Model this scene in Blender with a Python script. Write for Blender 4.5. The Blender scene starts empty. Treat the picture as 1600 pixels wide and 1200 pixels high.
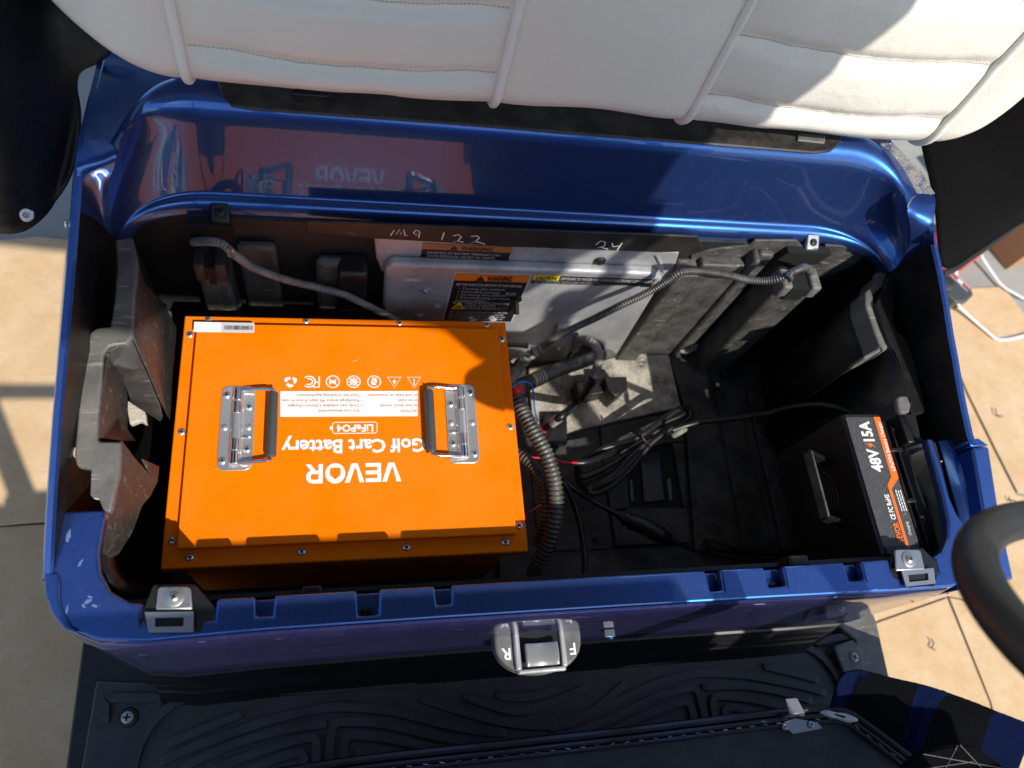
import bpy, bmesh, math, random
from mathutils import Vector, Matrix
random.seed(7)
sc = bpy.context.scene
# ------------------------------------------------------------------ camera
CAM = Vector((-0.01936533, -0.39192934, 1.02660323))
RX = Vector((0.97448734, -0.0913608, 0.2050064))       # image right
RY = Vector((0.00160851, -0.91053662, -0.41342529))    # image down
RZ = Vector((0.2244367, 0.40320746, -0.88715946))      # view direction
F = 1170.0
cd = bpy.data.cameras.new('camera'); cam = bpy.data.objects.new('camera', cd)
sc.collection.objects.link(cam)
m = Matrix.Identity(4)
for i in range(3):
    m[i][0] = RX[i]; m[i][1] = -RY[i]; m[i][2] = -RZ[i]; m[i][3] = CAM[i]
cam.matrix_world = m
cd.sensor_width = 36; cd.lens = 36 * F / 1600; cd.clip_start = 0.02; cd.clip_end = 200
cd.dof.use_dof = True; cd.dof.focus_distance = 1.0; cd.dof.aperture_fstop = 3.8
sc.camera = cam
# ------------------------------------------------------------------ sky, sun, exposure
SUN = Vector((-0.2915, 0.5974, -0.7471)).normalized()  # direction the light travels
w = bpy.data.worlds.new('World'); sc.world = w; w.use_nodes = True
nt = w.node_tree; bg = nt.nodes['Background']
sky = nt.nodes.new('ShaderNodeTexSky'); sky.sky_type = 'NISHITA'; sky.sun_disc = False
sky.sun_elevation = math.asin(-SUN.z); sky.sun_rotation = math.atan2(-SUN.x, -SUN.y)
nt.links.new(sky.outputs[0], bg.inputs[0]); bg.inputs[1].default_value = 0.14
sl = bpy.data.lights.new('sun', 'SUN'); sl.energy = 4.2; sl.angle = math.radians(0.5); sl.color = (1, 0.95, 0.87)
so = bpy.data.objects.new('sun', sl); so.rotation_euler = SUN.to_track_quat('-Z', 'Y').to_euler(); so.location = (2, -4, 5)
sc.collection.objects.link(so)
sc.view_settings.view_transform = 'Standard'; sc.view_settings.look = 'None'
sc.view_settings.exposure = 0.28; sc.view_settings.gamma = 1

# ------------------------------------------------------------------ measuring helpers (image point -> real place)
def ray(u, v): return RX * ((u - 800) / F) + RY * ((v - 600) / F) + RZ
def P(u, v, z):
    d = ray(u, v); return CAM + d * ((z - CAM.z) / d.z)
def PY(u, v, y):
    d = ray(u, v); return CAM + d * ((y - CAM.y) / d.y)
def PX(u, v, x):
    d = ray(u, v); return CAM + d * ((x - CAM.x) / d.x)

# ------------------------------------------------------------------ materials
def mat(name, col, rough=0.5, metal=0.0, coat=0.0, coatr=0.03, var=None, dust=None, bump=None, bump2=None, spec=0.5, speck=None, rvar=0.0, scr=None):
    M = bpy.data.materials.new(name); M.use_nodes = True
    n = M.node_tree.nodes; L = M.node_tree.links; b = n['Principled BSDF']
    b.inputs['Roughness'].default_value = rough; b.inputs['Metallic'].default_value = metal
    b.inputs['Coat Weight'].default_value = coat; b.inputs['Coat Roughness'].default_value = coatr
    b.inputs['Specular IOR Level'].default_value = spec
    tc = n.new('ShaderNodeTexCoord'); co = tc.outputs['Object']
    rgb = n.new('ShaderNodeRGB'); rgb.outputs[0].default_value = (*col, 1); cur = rgb.outputs[0]
    def noise(scale, detail=4, rough_=0.55, vec=None):
        t = n.new('ShaderNodeTexNoise'); t.inputs['Scale'].default_value = scale
        t.inputs['Detail'].default_value = detail; t.inputs['Roughness'].default_value = rough_
        L.new(vec or co, t.inputs['Vector']); return t.outputs['Fac']
    def ramp(fac, a, bb):
        r = n.new('ShaderNodeMapRange'); r.inputs[1].default_value = a; r.inputs[2].default_value = bb
        r.clamp = True; L.new(fac, r.inputs[0]); return r.outputs[0]
    def math_(op, a, b_):
        x = n.new('ShaderNodeMath'); x.operation = op
        for i, q in enumerate((a, b_)):
            if isinstance(q, (int, float)): x.inputs[i].default_value = q
            else: L.new(q, x.inputs[i])
        return x.outputs[0]
    def mix(fac, a, col2):
        x = n.new('ShaderNodeMix'); x.data_type = 'RGBA'
        L.new(fac, x.inputs[0]); L.new(a, x.inputs[6])
        if isinstance(col2, tuple): x.inputs[7].default_value = (*col2, 1)
        else: L.new(col2, x.inputs[7])
        return x.outputs[2]
    if var:
        s, c2 = var; cur = mix(ramp(noise(s), .3, .7), cur, c2)
    rsock = None
    if dust:                                   # (colour, amount, scale, lower, upper[, up-facing only])
        c2, amt, s, lo, hi = dust[:5]
        f = math_('MULTIPLY', ramp(noise(s, 8, .7), lo, hi), amt)
        if len(dust) > 5:
            g = n.new('ShaderNodeNewGeometry'); sp = n.new('ShaderNodeSeparateXYZ'); L.new(g.outputs['Normal'], sp.inputs[0])
            f = math_('MULTIPLY', f, ramp(sp.outputs[2], dust[5], 1.0))
        cur = mix(f, cur, c2)
        rsock = math_('ADD', math_('MULTIPLY', f, 0.5), rough)
    if speck:                                  # (colour, scale, threshold)
        c2, s, th = speck
        cur = mix(ramp(noise(s, 2), th, th + .04), cur, c2)
    if scr:                                    # fine scratches: (colour, amount, scale, threshold)
        c2, amt, s, th = scr
        mp = n.new('ShaderNodeMapping'); mp.inputs['Scale'].default_value = (1, 9, 5); mp.inputs['Rotation'].default_value = (0.3, 0.4, 0.5)
        L.new(co, mp.inputs[0])
        f = math_('MULTIPLY', ramp(noise(s, 3, .6, mp.outputs[0]), th, th + .06), amt)
        cur = mix(f, cur, c2)
    L.new(cur, b.inputs['Base Color'])
    if rvar:
        f = math_('ADD', math_('MULTIPLY', noise(14, 5), rvar), rough - rvar / 2); rsock = f
    if rsock is not None: L.new(rsock, b.inputs['Roughness'])
    last = None
    for bb in (bump, bump2):
        if not bb: continue
        s, st, dist = bb[:3]
        x = n.new('ShaderNodeBump'); x.inputs['Strength'].default_value = st; x.inputs['Distance'].default_value = dist
        if len(bb) > 3 and bb[3] == 'wave':
            t = n.new('ShaderNodeTexWave'); t.inputs['Scale'].default_value = s; t.inputs['Distortion'].default_value = 1.2
            t.bands_direction = bb[4]; L.new(co, t.inputs['Vector']); L.new(t.outputs['Fac'], x.inputs['Height'])
        elif len(bb) > 3 and bb[3] == 'voro':
            t = n.new('ShaderNodeTexVoronoi'); t.inputs['Scale'].default_value = s
            L.new(co, t.inputs['Vector']); L.new(t.outputs['Distance'], x.inputs['Height'])
        else:
            L.new(noise(s, 3), x.inputs['Height'])
        if last: L.new(last, x.inputs['Normal'])
        last = x.outputs[0]
    if last:
        L.new(last, b.inputs['Normal'])
    return M

DUST = (0.30, 0.27, 0.22)
def flop(name, dcol, mcol, fac, mr, speck=None, dust=None, scr=None, var=None):
    # metallic flake paint: a dark pigment coat under aluminium flakes, both below the same clear coat
    A = mat(name, dcol, 0.5, 0.0, 1.0, 0.012, speck=speck, dust=dust, scr=scr); n = A.node_tree.nodes; L = A.node_tree.links
    pA = n['Principled BSDF']; pB = n.new('ShaderNodeBsdfPrincipled'); pB.inputs['Metallic'].default_value = 1.0; pB.inputs['Roughness'].default_value = mr
    pB.inputs['Coat Weight'].default_value = 1.0; pB.inputs['Coat Roughness'].default_value = 0.012
    tc = n.new('ShaderNodeTexCoord'); t = n.new('ShaderNodeTexNoise'); t.inputs['Scale'].default_value = 850; t.inputs['Detail'].default_value = 1; L.new(tc.outputs['Object'], t.inputs['Vector'])
    cr_ = n.new('ShaderNodeValToRGB'); cr_.color_ramp.elements[0].position = .3; cr_.color_ramp.elements[1].position = .72
    cr_.color_ramp.elements[0].color = (*[c * .72 for c in mcol], 1); cr_.color_ramp.elements[1].color = (*[min(1, c * 1.45) for c in mcol], 1)
    L.new(t.outputs['Fac'], cr_.inputs[0]); L.new(cr_.outputs[0], pB.inputs['Base Color'])
    ms = n.new('ShaderNodeMixShader'); ms.inputs[0].default_value = fac; L.new(pA.outputs[0], ms.inputs[1]); L.new(pB.outputs[0], ms.inputs[2]); L.new(ms.outputs[0], n['Material Output'].inputs[0])
    return A
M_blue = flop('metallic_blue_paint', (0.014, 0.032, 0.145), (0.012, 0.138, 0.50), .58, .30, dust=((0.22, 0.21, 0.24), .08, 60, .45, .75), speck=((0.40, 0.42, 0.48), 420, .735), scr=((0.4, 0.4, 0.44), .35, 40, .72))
M_panel = flop('scuffed_angle_shaded_blue', (0.022, 0.019, 0.090), (0.012, 0.060, 0.27), .40, .30, dust=((0.20, 0.19, 0.22), .10, 50, .42, .75), speck=((0.28, 0.28, 0.32), 380, .735), scr=((0.34, 0.34, 0.38), .6, 26, .67))  # scuffed body paint, made darker and purpler for the panel's angle to light
M_bluedusty = mat('dusty_blue_paint', (0.022, 0.034, 0.15), 0.5, 0.3, 0.3, 0.2, dust=((0.38, 0.36, 0.31), 0.95, 48, .30, .62), speck=((0.5, 0.48, 0.42), 330, .60))
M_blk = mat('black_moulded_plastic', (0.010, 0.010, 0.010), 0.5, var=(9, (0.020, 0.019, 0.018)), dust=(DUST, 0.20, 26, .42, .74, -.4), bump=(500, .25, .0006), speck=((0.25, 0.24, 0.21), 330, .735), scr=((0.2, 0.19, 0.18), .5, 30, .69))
M_blkfloor = mat('dirty_black_plastic', (0.012, 0.012, 0.012), 0.6, dust=((0.32, 0.29, 0.24), 0.26, 17, .40, .74, -.2), bump=(300, .3, .0008), speck=((0.34, 0.31, 0.25), 260, .69), scr=((0.25, 0.23, 0.2), .5, 26, .67))
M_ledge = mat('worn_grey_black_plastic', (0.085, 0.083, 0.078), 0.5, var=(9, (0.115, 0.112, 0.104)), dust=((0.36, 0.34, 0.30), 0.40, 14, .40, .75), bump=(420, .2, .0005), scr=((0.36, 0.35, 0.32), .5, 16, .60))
M_rib = mat('scuffed_black_rib_plastic', (0.028, 0.028, 0.027), 0.5, var=(12, (0.04, 0.039, 0.037)), dust=((0.33, 0.31, 0.27), .30, 30, .36, .74), bump=(380, .3, .0008), speck=((0.4, 0.38, 0.34), 260, .70), scr=((0.35, 0.34, 0.31), .6, 26, .64))
M_wall = mat('scratched_dark_wall_plastic', (0.026, 0.025, 0.024), 0.50, var=(7, (0.044, 0.042, 0.039)), dust=((0.30, 0.28, 0.25), .14, 70, .45, .8), bump=(400, .25, .0007), scr=((0.26, 0.25, 0.23), .4, 14, .62))
M_litdust = mat('sunlit_dusty_plastic', (0.05, 0.047, 0.042), 0.8, dust=((0.48, 0.44, 0.36), .9, 22, .32, .62), bump=(260, .6, .0015), speck=((0.5, 0.47, 0.4), 200, .62))  # dusty floor plastic, dust made heavier and paler for the sunlit patch
M_black = mat('clean_black_plastic', (0.006, 0.006, 0.0065), 0.42, bump=(700, .15, .0004), dust=(DUST, .05, 40, .45, .8))
M_wheel = mat('worn_black_wheel_rubber', (0.013, 0.012, 0.011), 0.42, var=(14, (0.020, 0.018, 0.016)), bump=(240, .35, .0008), dust=((0.16, 0.14, 0.12), .2, 20, .42, .75))
M_rub = mat('black_rubber', (0.006, 0.006, 0.0065), 0.36, dust=((0.2, 0.19, 0.17), .04, 45, .42, .75), bump=(350, .2, .0005))
M_mat = mat('black_floor_mat_rubber', (0.026, 0.027, 0.029), 0.40, dust=((0.12, 0.12, 0.11), .35, 22, .4, .75), bump=(900, .35, .0006, 'voro'))
M_grip = mat('grey_rubber_grip', (0.055, 0.058, 0.06), 0.45, bump=(300, .2, .0005))
M_cond = mat('black_corrugated_plastic', (0.022, 0.022, 0.021), 0.36, dust=((0.36, 0.34, 0.29), .42, 30, .36, .72, -.6))
M_condg = mat('dusty_grey_corrugated_plastic', (0.11, 0.107, 0.10), 0.48, dust=((0.42, 0.40, 0.35), .6, 30, .35, .72))
M_alu = mat('dull_cast_aluminium', (0.53, 0.535, 0.54), 0.48, 0.4, var=(11, (0.36, 0.365, 0.375)), dust=((0.16, 0.155, 0.14), .65, 15, .44, .76), bump=(150, .3, .0008), speck=((0.72, 0.72, 0.72), 260, .70), scr=((0.25, 0.25, 0.25), .5, 24, .64))
M_zinc = mat('bright_zinc_steel', (0.74, 0.74, 0.74), 0.26, .82, rvar=.2, bump=(60, .15, .0008))
M_chrome = mat('chrome_wire', (0.80, 0.81, 0.83), 0.10, 1.0)
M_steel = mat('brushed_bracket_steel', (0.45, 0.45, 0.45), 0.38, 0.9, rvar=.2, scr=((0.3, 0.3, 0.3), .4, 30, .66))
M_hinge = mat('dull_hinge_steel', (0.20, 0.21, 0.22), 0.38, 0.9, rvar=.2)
M_darkslot = mat('dark_slot', (0.004, 0.004, 0.004), 0.8)  # near-black fill standing for the shade inside slots, recesses and holes
M_org = mat('orange_powder_coat', (0.93, 0.190, 0.0), 0.45, dust=((0.80, 0.26, 0.04), .35, 9, .42, .78), spec=.07, bump=(1600, .12, .0003), var=(6, (0.90, 0.178, 0.0)), speck=((0.5, 0.12, 0.01), 160, .78))
M_wht = mat('white_print', (0.84, 0.82, 0.80), 0.5)
M_txt = mat('small_grey_brown_print', (0.42, 0.17, 0.10), 0.5)
M_lblk = mat('black_label_film', (0.010, 0.010, 0.011), 0.35, scr=((0.3, 0.3, 0.3), .5, 50, .70))
M_lgrey = mat('faded_label_print', (0.45, 0.45, 0.45), 0.5)
M_lorg = mat('orange_label_print', (0.75, 0.19, 0.01), 0.42)
M_lfade = mat('faded_orange_label_print', (0.40, 0.155, 0.035), 0.5, var=(60, (0.30, 0.13, 0.05)))
M_lyel = mat('yellow_label_print', (0.80, 0.62, 0.01), 0.42)
M_lsil = mat('silver_label_edge', (0.6, 0.6, 0.6), 0.4)
M_chlab = mat('grained_charcoal_label', (0.050, 0.050, 0.053), 0.45, bump=(1100, .7, .0006), speck=((0.14, 0.14, 0.14), 900, .58))
M_chorg = mat('orange_charger_print', (0.85, 0.16, 0.012), 0.45)
M_red = mat('red_print', (0.6, 0.02, 0.02), 0.4)
M_green = mat('green_print', (0.03, 0.45, 0.08), 0.4)
M_foil = mat('clean_white_sticker', (0.80, 0.79, 0.78), 0.4)
M_seat = mat('white_seat_vinyl', (0.755, 0.722, 0.628), 0.42, spec=.45, var=(5, (0.725, 0.692, 0.60)), bump=(380, .28, .0010, 'voro'), bump2=(16, .38, .008), speck=((0.66, 0.63, 0.58), 60, .79))
M_pipe = mat('white_piping', (0.78, 0.755, 0.69), 0.42, bump=(300, .15, .0006))
M_thread = mat('grey_thread', (0.42, 0.40, 0.37), 0.8)
M_vin = mat('black_vinyl_cover', (0.0025, 0.0025, 0.003), 0.7, spec=.05, bump=(40, .35, .006), bump2=(600, .2, .0005))
M_vinl = mat('folded_black_vinyl', (0.007, 0.007, 0.008), 0.5, spec=.35, bump=(9, .6, .02), bump2=(500, .2, .0005))
M_felt = mat('black_felt_binding', (0.016, 0.016, 0.017), 0.9, bump=(700, .8, .001))
M_card = mat('corrugated_cardboard', (0.60, 0.41, 0.222), 0.85, var=(26, (0.53, 0.345, 0.175)), scr=((0.45, 0.295, 0.15), .30, 34, .56), bump=(60, .16, .0012, 'wave', 'Y'), bump2=(90, .3, .0008), speck=((0.30, 0.20, 0.11), 110, .775), dust=((0.68, 0.51, 0.33), .6, 8, .4, .65))
M_cardbox = mat('cardboard_box_side', (0.42, 0.24, 0.11), 0.85, bump=(60, .2, .001))
M_conc = mat('grey_concrete', (0.33, 0.325, 0.295), 0.9, var=(6, (0.27, 0.265, 0.24)), bump=(120, .5, .003), speck=((0.2, 0.19, 0.17), 150, .66))
M_redp = mat('red_plastic', (0.55, 0.03, 0.035), 0.4)
M_greyp = mat('grey_tool_plastic', (0.06, 0.065, 0.065), 0.4)
M_strap = mat('white_plastic_strap', (0.8, 0.79, 0.76), 0.4)
M_towb = mat('blue_terry_cloth', (0.0012, 0.006, 0.036), 0.95, bump=(520, 1.0, .003), spec=.1)  # both cloth colours kept near black to carry the shade on the towel
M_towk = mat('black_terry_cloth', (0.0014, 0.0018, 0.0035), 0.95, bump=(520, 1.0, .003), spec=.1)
M_pan = mat('black_woven_board', (0.013, 0.015, 0.018), 0.6, bump=(380, .5, .0008, 'wave', 'X'), dust=((0.18, 0.19, 0.2), .25, 20, .45, .75))
M_foam = mat('white_torn_fabric', (0.7, 0.68, 0.64), 0.9, bump=(200, .5, .002))
M_roof = mat('dark_roof_plastic', (0.05, 0.05, 0.052), 0.5)
M_wire_r = mat('red_wire', (0.65, 0.01, 0.03), 0.4); M_wire_p = mat('pink_sleeve', (0.75, 0.02, 0.10), 0.4)
M_wire_b = mat('blue_wire', (0.03, 0.17, 0.55), 0.4); M_tan = mat('tan_tape', (0.42, 0.33, 0.22), 0.7)
M_gum = mat('gold_grommet', (0.6, 0.6, 0.58), 0.25, 1.0)
M_chalk = mat('white_paint_marker', (0.78, 0.78, 0.76), 0.7)
M_crumb = mat('crumbly_pale_debris', (0.5, 0.46, 0.38), 0.95, bump=(120, .8, .003))

# ------------------------------------------------------------------ object helpers
WM = {}
def link(o, parent=None, world=None):
    sc.collection.objects.link(o)
    w_ = world or Matrix.Identity(4)
    if parent is not None:
        o.parent = parent; o.matrix_parent_inverse = WM[parent.name].inverted()
    o.matrix_basis = w_
    WM[o.name] = w_
    return o
def tag(o, label, cat, group=None, kind=None):
    if label: o['label'] = label
    if cat: o['category'] = cat
    if group: o['group'] = group
    if kind: o['kind'] = kind
    return o
def thing(name, label, cat, loc, group=None):
    o = bpy.data.objects.new(name, None); o.empty_display_size = .05
    link(o, None, Matrix.Translation(Vector(loc))); return tag(o, label, cat, group)

class MB:
    def __init__(s): s.v = []; s.f = []; s.m = []
    def add(s, vs, fs, mi=0):
        k = len(s.v); s.v += [tuple(q) for q in vs]
        for f in fs: s.f.append([k + i for i in f]); s.m.append(mi)
        return s
    def hexa(s, b4, t4, mi=0):       # bottom and top quads, same winding
        return s.add(list(b4) + list(t4), [(3, 2, 1, 0), (4, 5, 6, 7), (0, 1, 5, 4), (1, 2, 6, 5), (2, 3, 7, 6), (3, 0, 4, 7)], mi)
    def box(s, x0, x1, y0, y1, z0, z1, mi=0):
        return s.hexa([(x0, y0, z0), (x1, y0, z0), (x1, y1, z0), (x0, y1, z0)], [(x0, y0, z1), (x1, y0, z1), (x1, y1, z1), (x0, y1, z1)], mi)
    def extr(s, pts, vec, mi=0, side=None):
        pts = [Vector(p) for p in pts]; n = len(pts); vec = Vector(vec)
        return s.add(pts + [p + vec for p in pts], [tuple(range(n - 1, -1, -1))], mi).add(
            [], [], 0)._close(n, mi if side is None else side, mi)
    def _close(s, n, mi, mt):
        k = len(s.v) - 2 * n
        s.f.append([k + n + i for i in range(n)]); s.m.append(mt)
        for i in range(n):
            j = (i + 1) % n; s.f.append([k + i, k + j, k + n + j, k + n + i]); s.m.append(mi)
        return s
    def tube(s, path, r, n=10, mi=0, caps=True, ph=0.0):
        path = [Vector(p) for p in path]; N = len(path)
        rr = r if isinstance(r, (list, tuple)) else [r] * N
        T = []
        for i in range(N):
            t = path[min(i + 1, N - 1)] - path[max(i - 1, 0)]
            T.append(t.normalized() if t.length > 1e-9 else Vector((0, 0, 1)))
        a = Vector((0, 0, 1)) if abs(T[0].z) < .9 else Vector((1, 0, 0))
        u = (a - T[0] * a.dot(T[0])).normalized(); rings = []
        for i in range(N):
            u = u - T[i] * u.dot(T[i]); u.normalize(); v = T[i].cross(u)
            rings.append([path[i] + (u * math.cos(2 * math.pi * k / n + ph) + v * math.sin(2 * math.pi * k / n + ph)) * rr[i] for k in range(n)])
        vs = [p for g in rings for p in g]; fs = []
        for i in range(N - 1):
            for k in range(n):
                q = (k + 1) % n; fs.append((i * n + k, i * n + q, (i + 1) * n + q, (i + 1) * n + k))
        if caps: fs += [tuple(range(n - 1, -1, -1)), tuple((N - 1) * n + k for k in range(n))]
        return s.add(vs, fs, mi)
    def lathe(s, c, ax, prof, n=18, mi=0):      # prof: (distance along axis, radius)
        c = Vector(c); ax = Vector(ax).normalized()
        a = Vector((1, 0, 0)) if abs(ax.x) < .8 else Vector((0, 1, 0))
        u = (a - ax * a.dot(ax)).normalized(); v = ax.cross(u); vs = []
        for d, r in prof:
            for k in range(n):
                t = 2 * math.pi * k / n; vs.append(c + ax * d + (u * math.cos(t) + v * math.sin(t)) * r)
        fs = []
        for i in range(len(prof) - 1):
            for k in range(n):
                q = (k + 1) % n; fs.append((i * n + k, i * n + q, (i + 1) * n + q, (i + 1) * n + k))
        fs += [tuple(range(n - 1, -1, -1)), tuple((len(prof) - 1) * n + k for k in range(n))]
        return s.add(vs, fs, mi)
    def grid(s, rows, mi=0, flip=False):
        R = len(rows); Cn = len(rows[0]); vs = [p for r in rows for p in r]; fs = []
        for i in range(R - 1):
            for j in range(Cn - 1):
                q = (i * Cn + j, i * Cn + j + 1, (i + 1) * Cn + j + 1, (i + 1) * Cn + j)
                fs.append(q[::-1] if flip else q)
        return s.add(vs, fs, mi)
    def build(s, name, mats, parent=None, bevel=0, seg=2, sub=0, solid=0, soff=-1, ang=38, label=None, cat=None, group=None, kind=None, bang=30, fix=True):
        if not isinstance(mats, (list, tuple)): mats = [mats]
        off = Vector((0, 0, 0))
        if parent is None and s.v:
            xs = [p[0] for p in s.v]; ys = [p[1] for p in s.v]; zs = [p[2] for p in s.v]
            off = Vector(((min(xs) + max(xs)) / 2, (min(ys) + max(ys)) / 2, min(zs)))
        me = bpy.data.meshes.new(name)
        me.from_pydata([(p[0] - off.x, p[1] - off.y, p[2] - off.z) for p in s.v], [], s.f)
        for q in mats: me.materials.append(q)
        for i, pl in enumerate(me.polygons): pl.material_index = s.m[i]; pl.use_smooth = True
        if fix:
            bm = bmesh.new(); bm.from_mesh(me); bmesh.ops.recalc_face_normals(bm, faces=bm.faces); bm.to_mesh(me); bm.free()
        me.update(); me.set_sharp_from_angle(angle=math.radians(ang))
        o = bpy.data.objects.new(name, me); link(o, parent, Matrix.Translation(off))
        if sub:
            x = o.modifiers.new('sub', 'SUBSURF'); x.levels = sub; x.render_levels = sub
        if solid:
            x = o.modifiers.new('solid', 'SOLIDIFY'); x.thickness = solid; x.offset = soff
        if bevel:
            x = o.modifiers.new('bevel', 'BEVEL'); x.width = bevel; x.segments = seg; x.limit_method = 'ANGLE'; x.angle_limit = math.radians(bang)
            x.use_clamp_overlap = True
        return tag(o, label, cat, group, kind)

def smooth_path(pts, step=.004):
    pts = [Vector(p) for p in pts]; q = [pts[0] * 2 - pts[1]] + pts + [pts[-1] * 2 - pts[-2]]; out = []
    for i in range(1, len(q) - 2):
        a, b, c, d = q[i - 1], q[i], q[i + 1], q[i + 2]
        k = max(2, int((c - b).length / step))
        for j in range(k):
            t = j / k
            out.append(.5 * ((2 * b) + (c - a) * t + (2 * a - 5 * b + 4 * c - d) * t * t + (3 * b - a - 3 * c + d) * t ** 3))
    out.append(pts[-1]); return out
def resample(path, step):
    out = [path[0]]; acc = 0
    for i in range(1, len(path)):
        a = path[i - 1]; b = path[i]; L_ = (b - a).length; t = step - acc
        while t <= L_:
            out.append(a + (b - a) * (t / L_)); t += step
        acc = (acc + L_) % step
    return out
def conduit_mb(mb, pts, r, pitch=.0048, n=12, mi=0):
    p = resample(smooth_path(pts, .002), pitch / 4)
    mb.tube(p, [r * (1.0 if (i % 4) in (0, 1) else .80) for i in range(len(p))], n, mi); return mb
def rrect(w_, h_, r, n=5):
    out = []
    for cx, cy, a0 in ((w_ / 2 - r, h_ / 2 - r, 0), (-w_ / 2 + r, h_ / 2 - r, 90), (-w_ / 2 + r, -h_ / 2 + r, 180), (w_ / 2 - r, -h_ / 2 + r, 270)):
        for k in range(n + 1):
            a = math.radians(a0 + 90 * k / n); out.append((cx + r * math.cos(a), cy + r * math.sin(a)))
    return out

# shared screw meshes
SCR = {}
def screw(parent, pos, nrm, r=.0042, m1=None, m2=None, h=None, name='screw', hexh=False):
    m1 = m1 or M_zinc; m2 = m2 or M_darkslot; key = (r, m1.name, hexh)
    if key not in SCR:
        mb = MB(); h = h or r * .55
        if hexh: mb.lathe((0, 0, 0), (0, 0, 1), [(0, r * 1.35), (h * .3, r * 1.35), (h * .3, r), (h * 1.5, r), (h * 1.7, r * .85)], 6)
        else:
            mb.lathe((0, 0, 0), (0, 0, 1), [(0, r), (h * .45, r), (h * .8, r * .8), (h, r * .45)], 16)
            for a in (0.5, 0.5 + math.pi / 2):
                c, s_ = math.cos(a), math.sin(a); l, q = r * .62, r * .15; z = h * 1.05
                mb.add([(c * l - s_ * q, s_ * l + c * q, z * .82), (-c * l - s_ * q, -s_ * l + c * q, z * .82), (-c * l + s_ * q, -s_ * l - c * q, z * .82 + .0002), (c * l + s_ * q, s_ * l - c * q, z * .82 + .0002)], [(0, 1, 2, 3)], 1)
                mb.add([(c * l - s_ * q, s_ * l + c * q, z), (-c * l - s_ * q, -s_ * l + c * q, z), (-c * l + s_ * q, -s_ * l - c * q, z), (c * l + s_ * q, s_ * l - c * q, z)], [(0, 1, 2, 3)], 1)
        me = bpy.data.meshes.new('screw'); me.from_pydata(mb.v, [], mb.f)
        me.materials.append(m1); me.materials.append(m2)
        for i, pl in enumerate(me.polygons): pl.material_index = mb.m[i]; pl.use_smooth = True
        me.set_sharp_from_angle(angle=math.radians(40)); SCR[key] = me
    o = bpy.data.objects.new(name, SCR[key])
    Mx = Matrix.Translation(Vector(pos)) @ Vector(nrm).to_track_quat('Z', 'Y').to_matrix().to_4x4() @ Matrix.Rotation(random.uniform(0, 3), 4, 'Z')
    return link(o, parent, Mx)

# flat print: text and shapes on a plane, all in one mesh
TX = {}
def text2d(t, bold=0.0, res=2):
    k = (t, bold, res)
    if k not in TX:
        c = bpy.data.curves.new('t', 'FONT'); c.body = t; c.size = 1; c.offset = bold; c.resolution_u = res; c.dimensions = '2D'; c.fill_mode = 'FRONT'
        o = bpy.data.objects.new('t', c); me = bpy.data.meshes.new_from_object(o)
        TX[k] = ([(v.co.x, v.co.y) for v in me.vertices], [tuple(p.vertices) for p in me.polygons])
        bpy.data.objects.remove(o); bpy.data.meshes.remove(me); bpy.data.curves.remove(c)
    return TX[k]
class Decal:
    def __init__(s, o, ex, ey, lift=.0005):
        s.o = Vector(o); s.ex = Vector(ex).normalized(); s.ey = Vector(ey).normalized(); s.n = s.ex.cross(s.ey).normalized(); s.mb = MB(); s.lift = lift
    def pt(s, x, y, h=0): return s.o + s.ex * x + s.ey * y + s.n * (s.lift * (1 + h))
    def loc(s, p): d = Vector(p) - s.o; return (d.dot(s.ex), d.dot(s.ey))
    def poly(s, pts, mi, h=0): s.mb.add([s.pt(x, y, h) for x, y in pts], [tuple(range(len(pts)))], mi); return s
    def rect(s, x0, y0, x1, y1, mi, h=0): return s.poly([(x0, y0), (x1, y0), (x1, y1), (x0, y1)], mi, h)
    def line(s, pts, wd, mi, h=0, close=False):
        pts = [Vector(p) for p in pts]; n = len(pts); L_ = []
        for i in range(n):
            a = pts[(i - 1) % n] if (close or i > 0) else pts[i]; b = pts[(i + 1) % n] if (close or i < n - 1) else pts[i]
            t = (b - a); t = t.normalized() if t.length > 0 else Vector((1, 0)); q = Vector((-t.y, t.x)) * wd / 2; L_.append((pts[i] + q, pts[i] - q))
        for i in range(n if close else n - 1):
            a, b = L_[i], L_[(i + 1) % n]; s.poly([a[0], a[1], b[1], b[0]], mi, h)
        return s
    def circ(s, x, y, r, wd, mi, h=0, n=20): return s.line([(x + r * math.cos(2 * math.pi * k / n), y + r * math.sin(2 * math.pi * k / n)) for k in range(n)], wd, mi, h, True)
    def disc(s, x, y, r, mi, h=0, n=16, ry=None): return s.poly([(x + r * math.cos(2 * math.pi * k / n), y + (ry or r) * math.sin(2 * math.pi * k / n)) for k in range(n)], mi, h)
    def text(s, t, x, y, cap, mi, h=0, width=None, bold=0.0, align='L', skew=0, res=2):
        v, f = text2d(t, bold, res)
        if not v: return s
        x0 = min(p[0] for p in v); x1 = max(p[0] for p in v); k = cap / .69
        kx = k if width is None else width / (x1 - x0)
        ox = x - (0 if align == 'L' else (x1 - x0) * kx / 2 if align == 'C' else (x1 - x0) * kx)
        s.mb.add([s.pt(ox + (p[0] - x0) * kx + p[1] * k * skew, y + p[1] * k, h) for p in v], f, mi); return s
    def build(s, name, mats, parent, **kw): return s.mb.build(name, mats, parent, fix=False, **kw)
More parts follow.
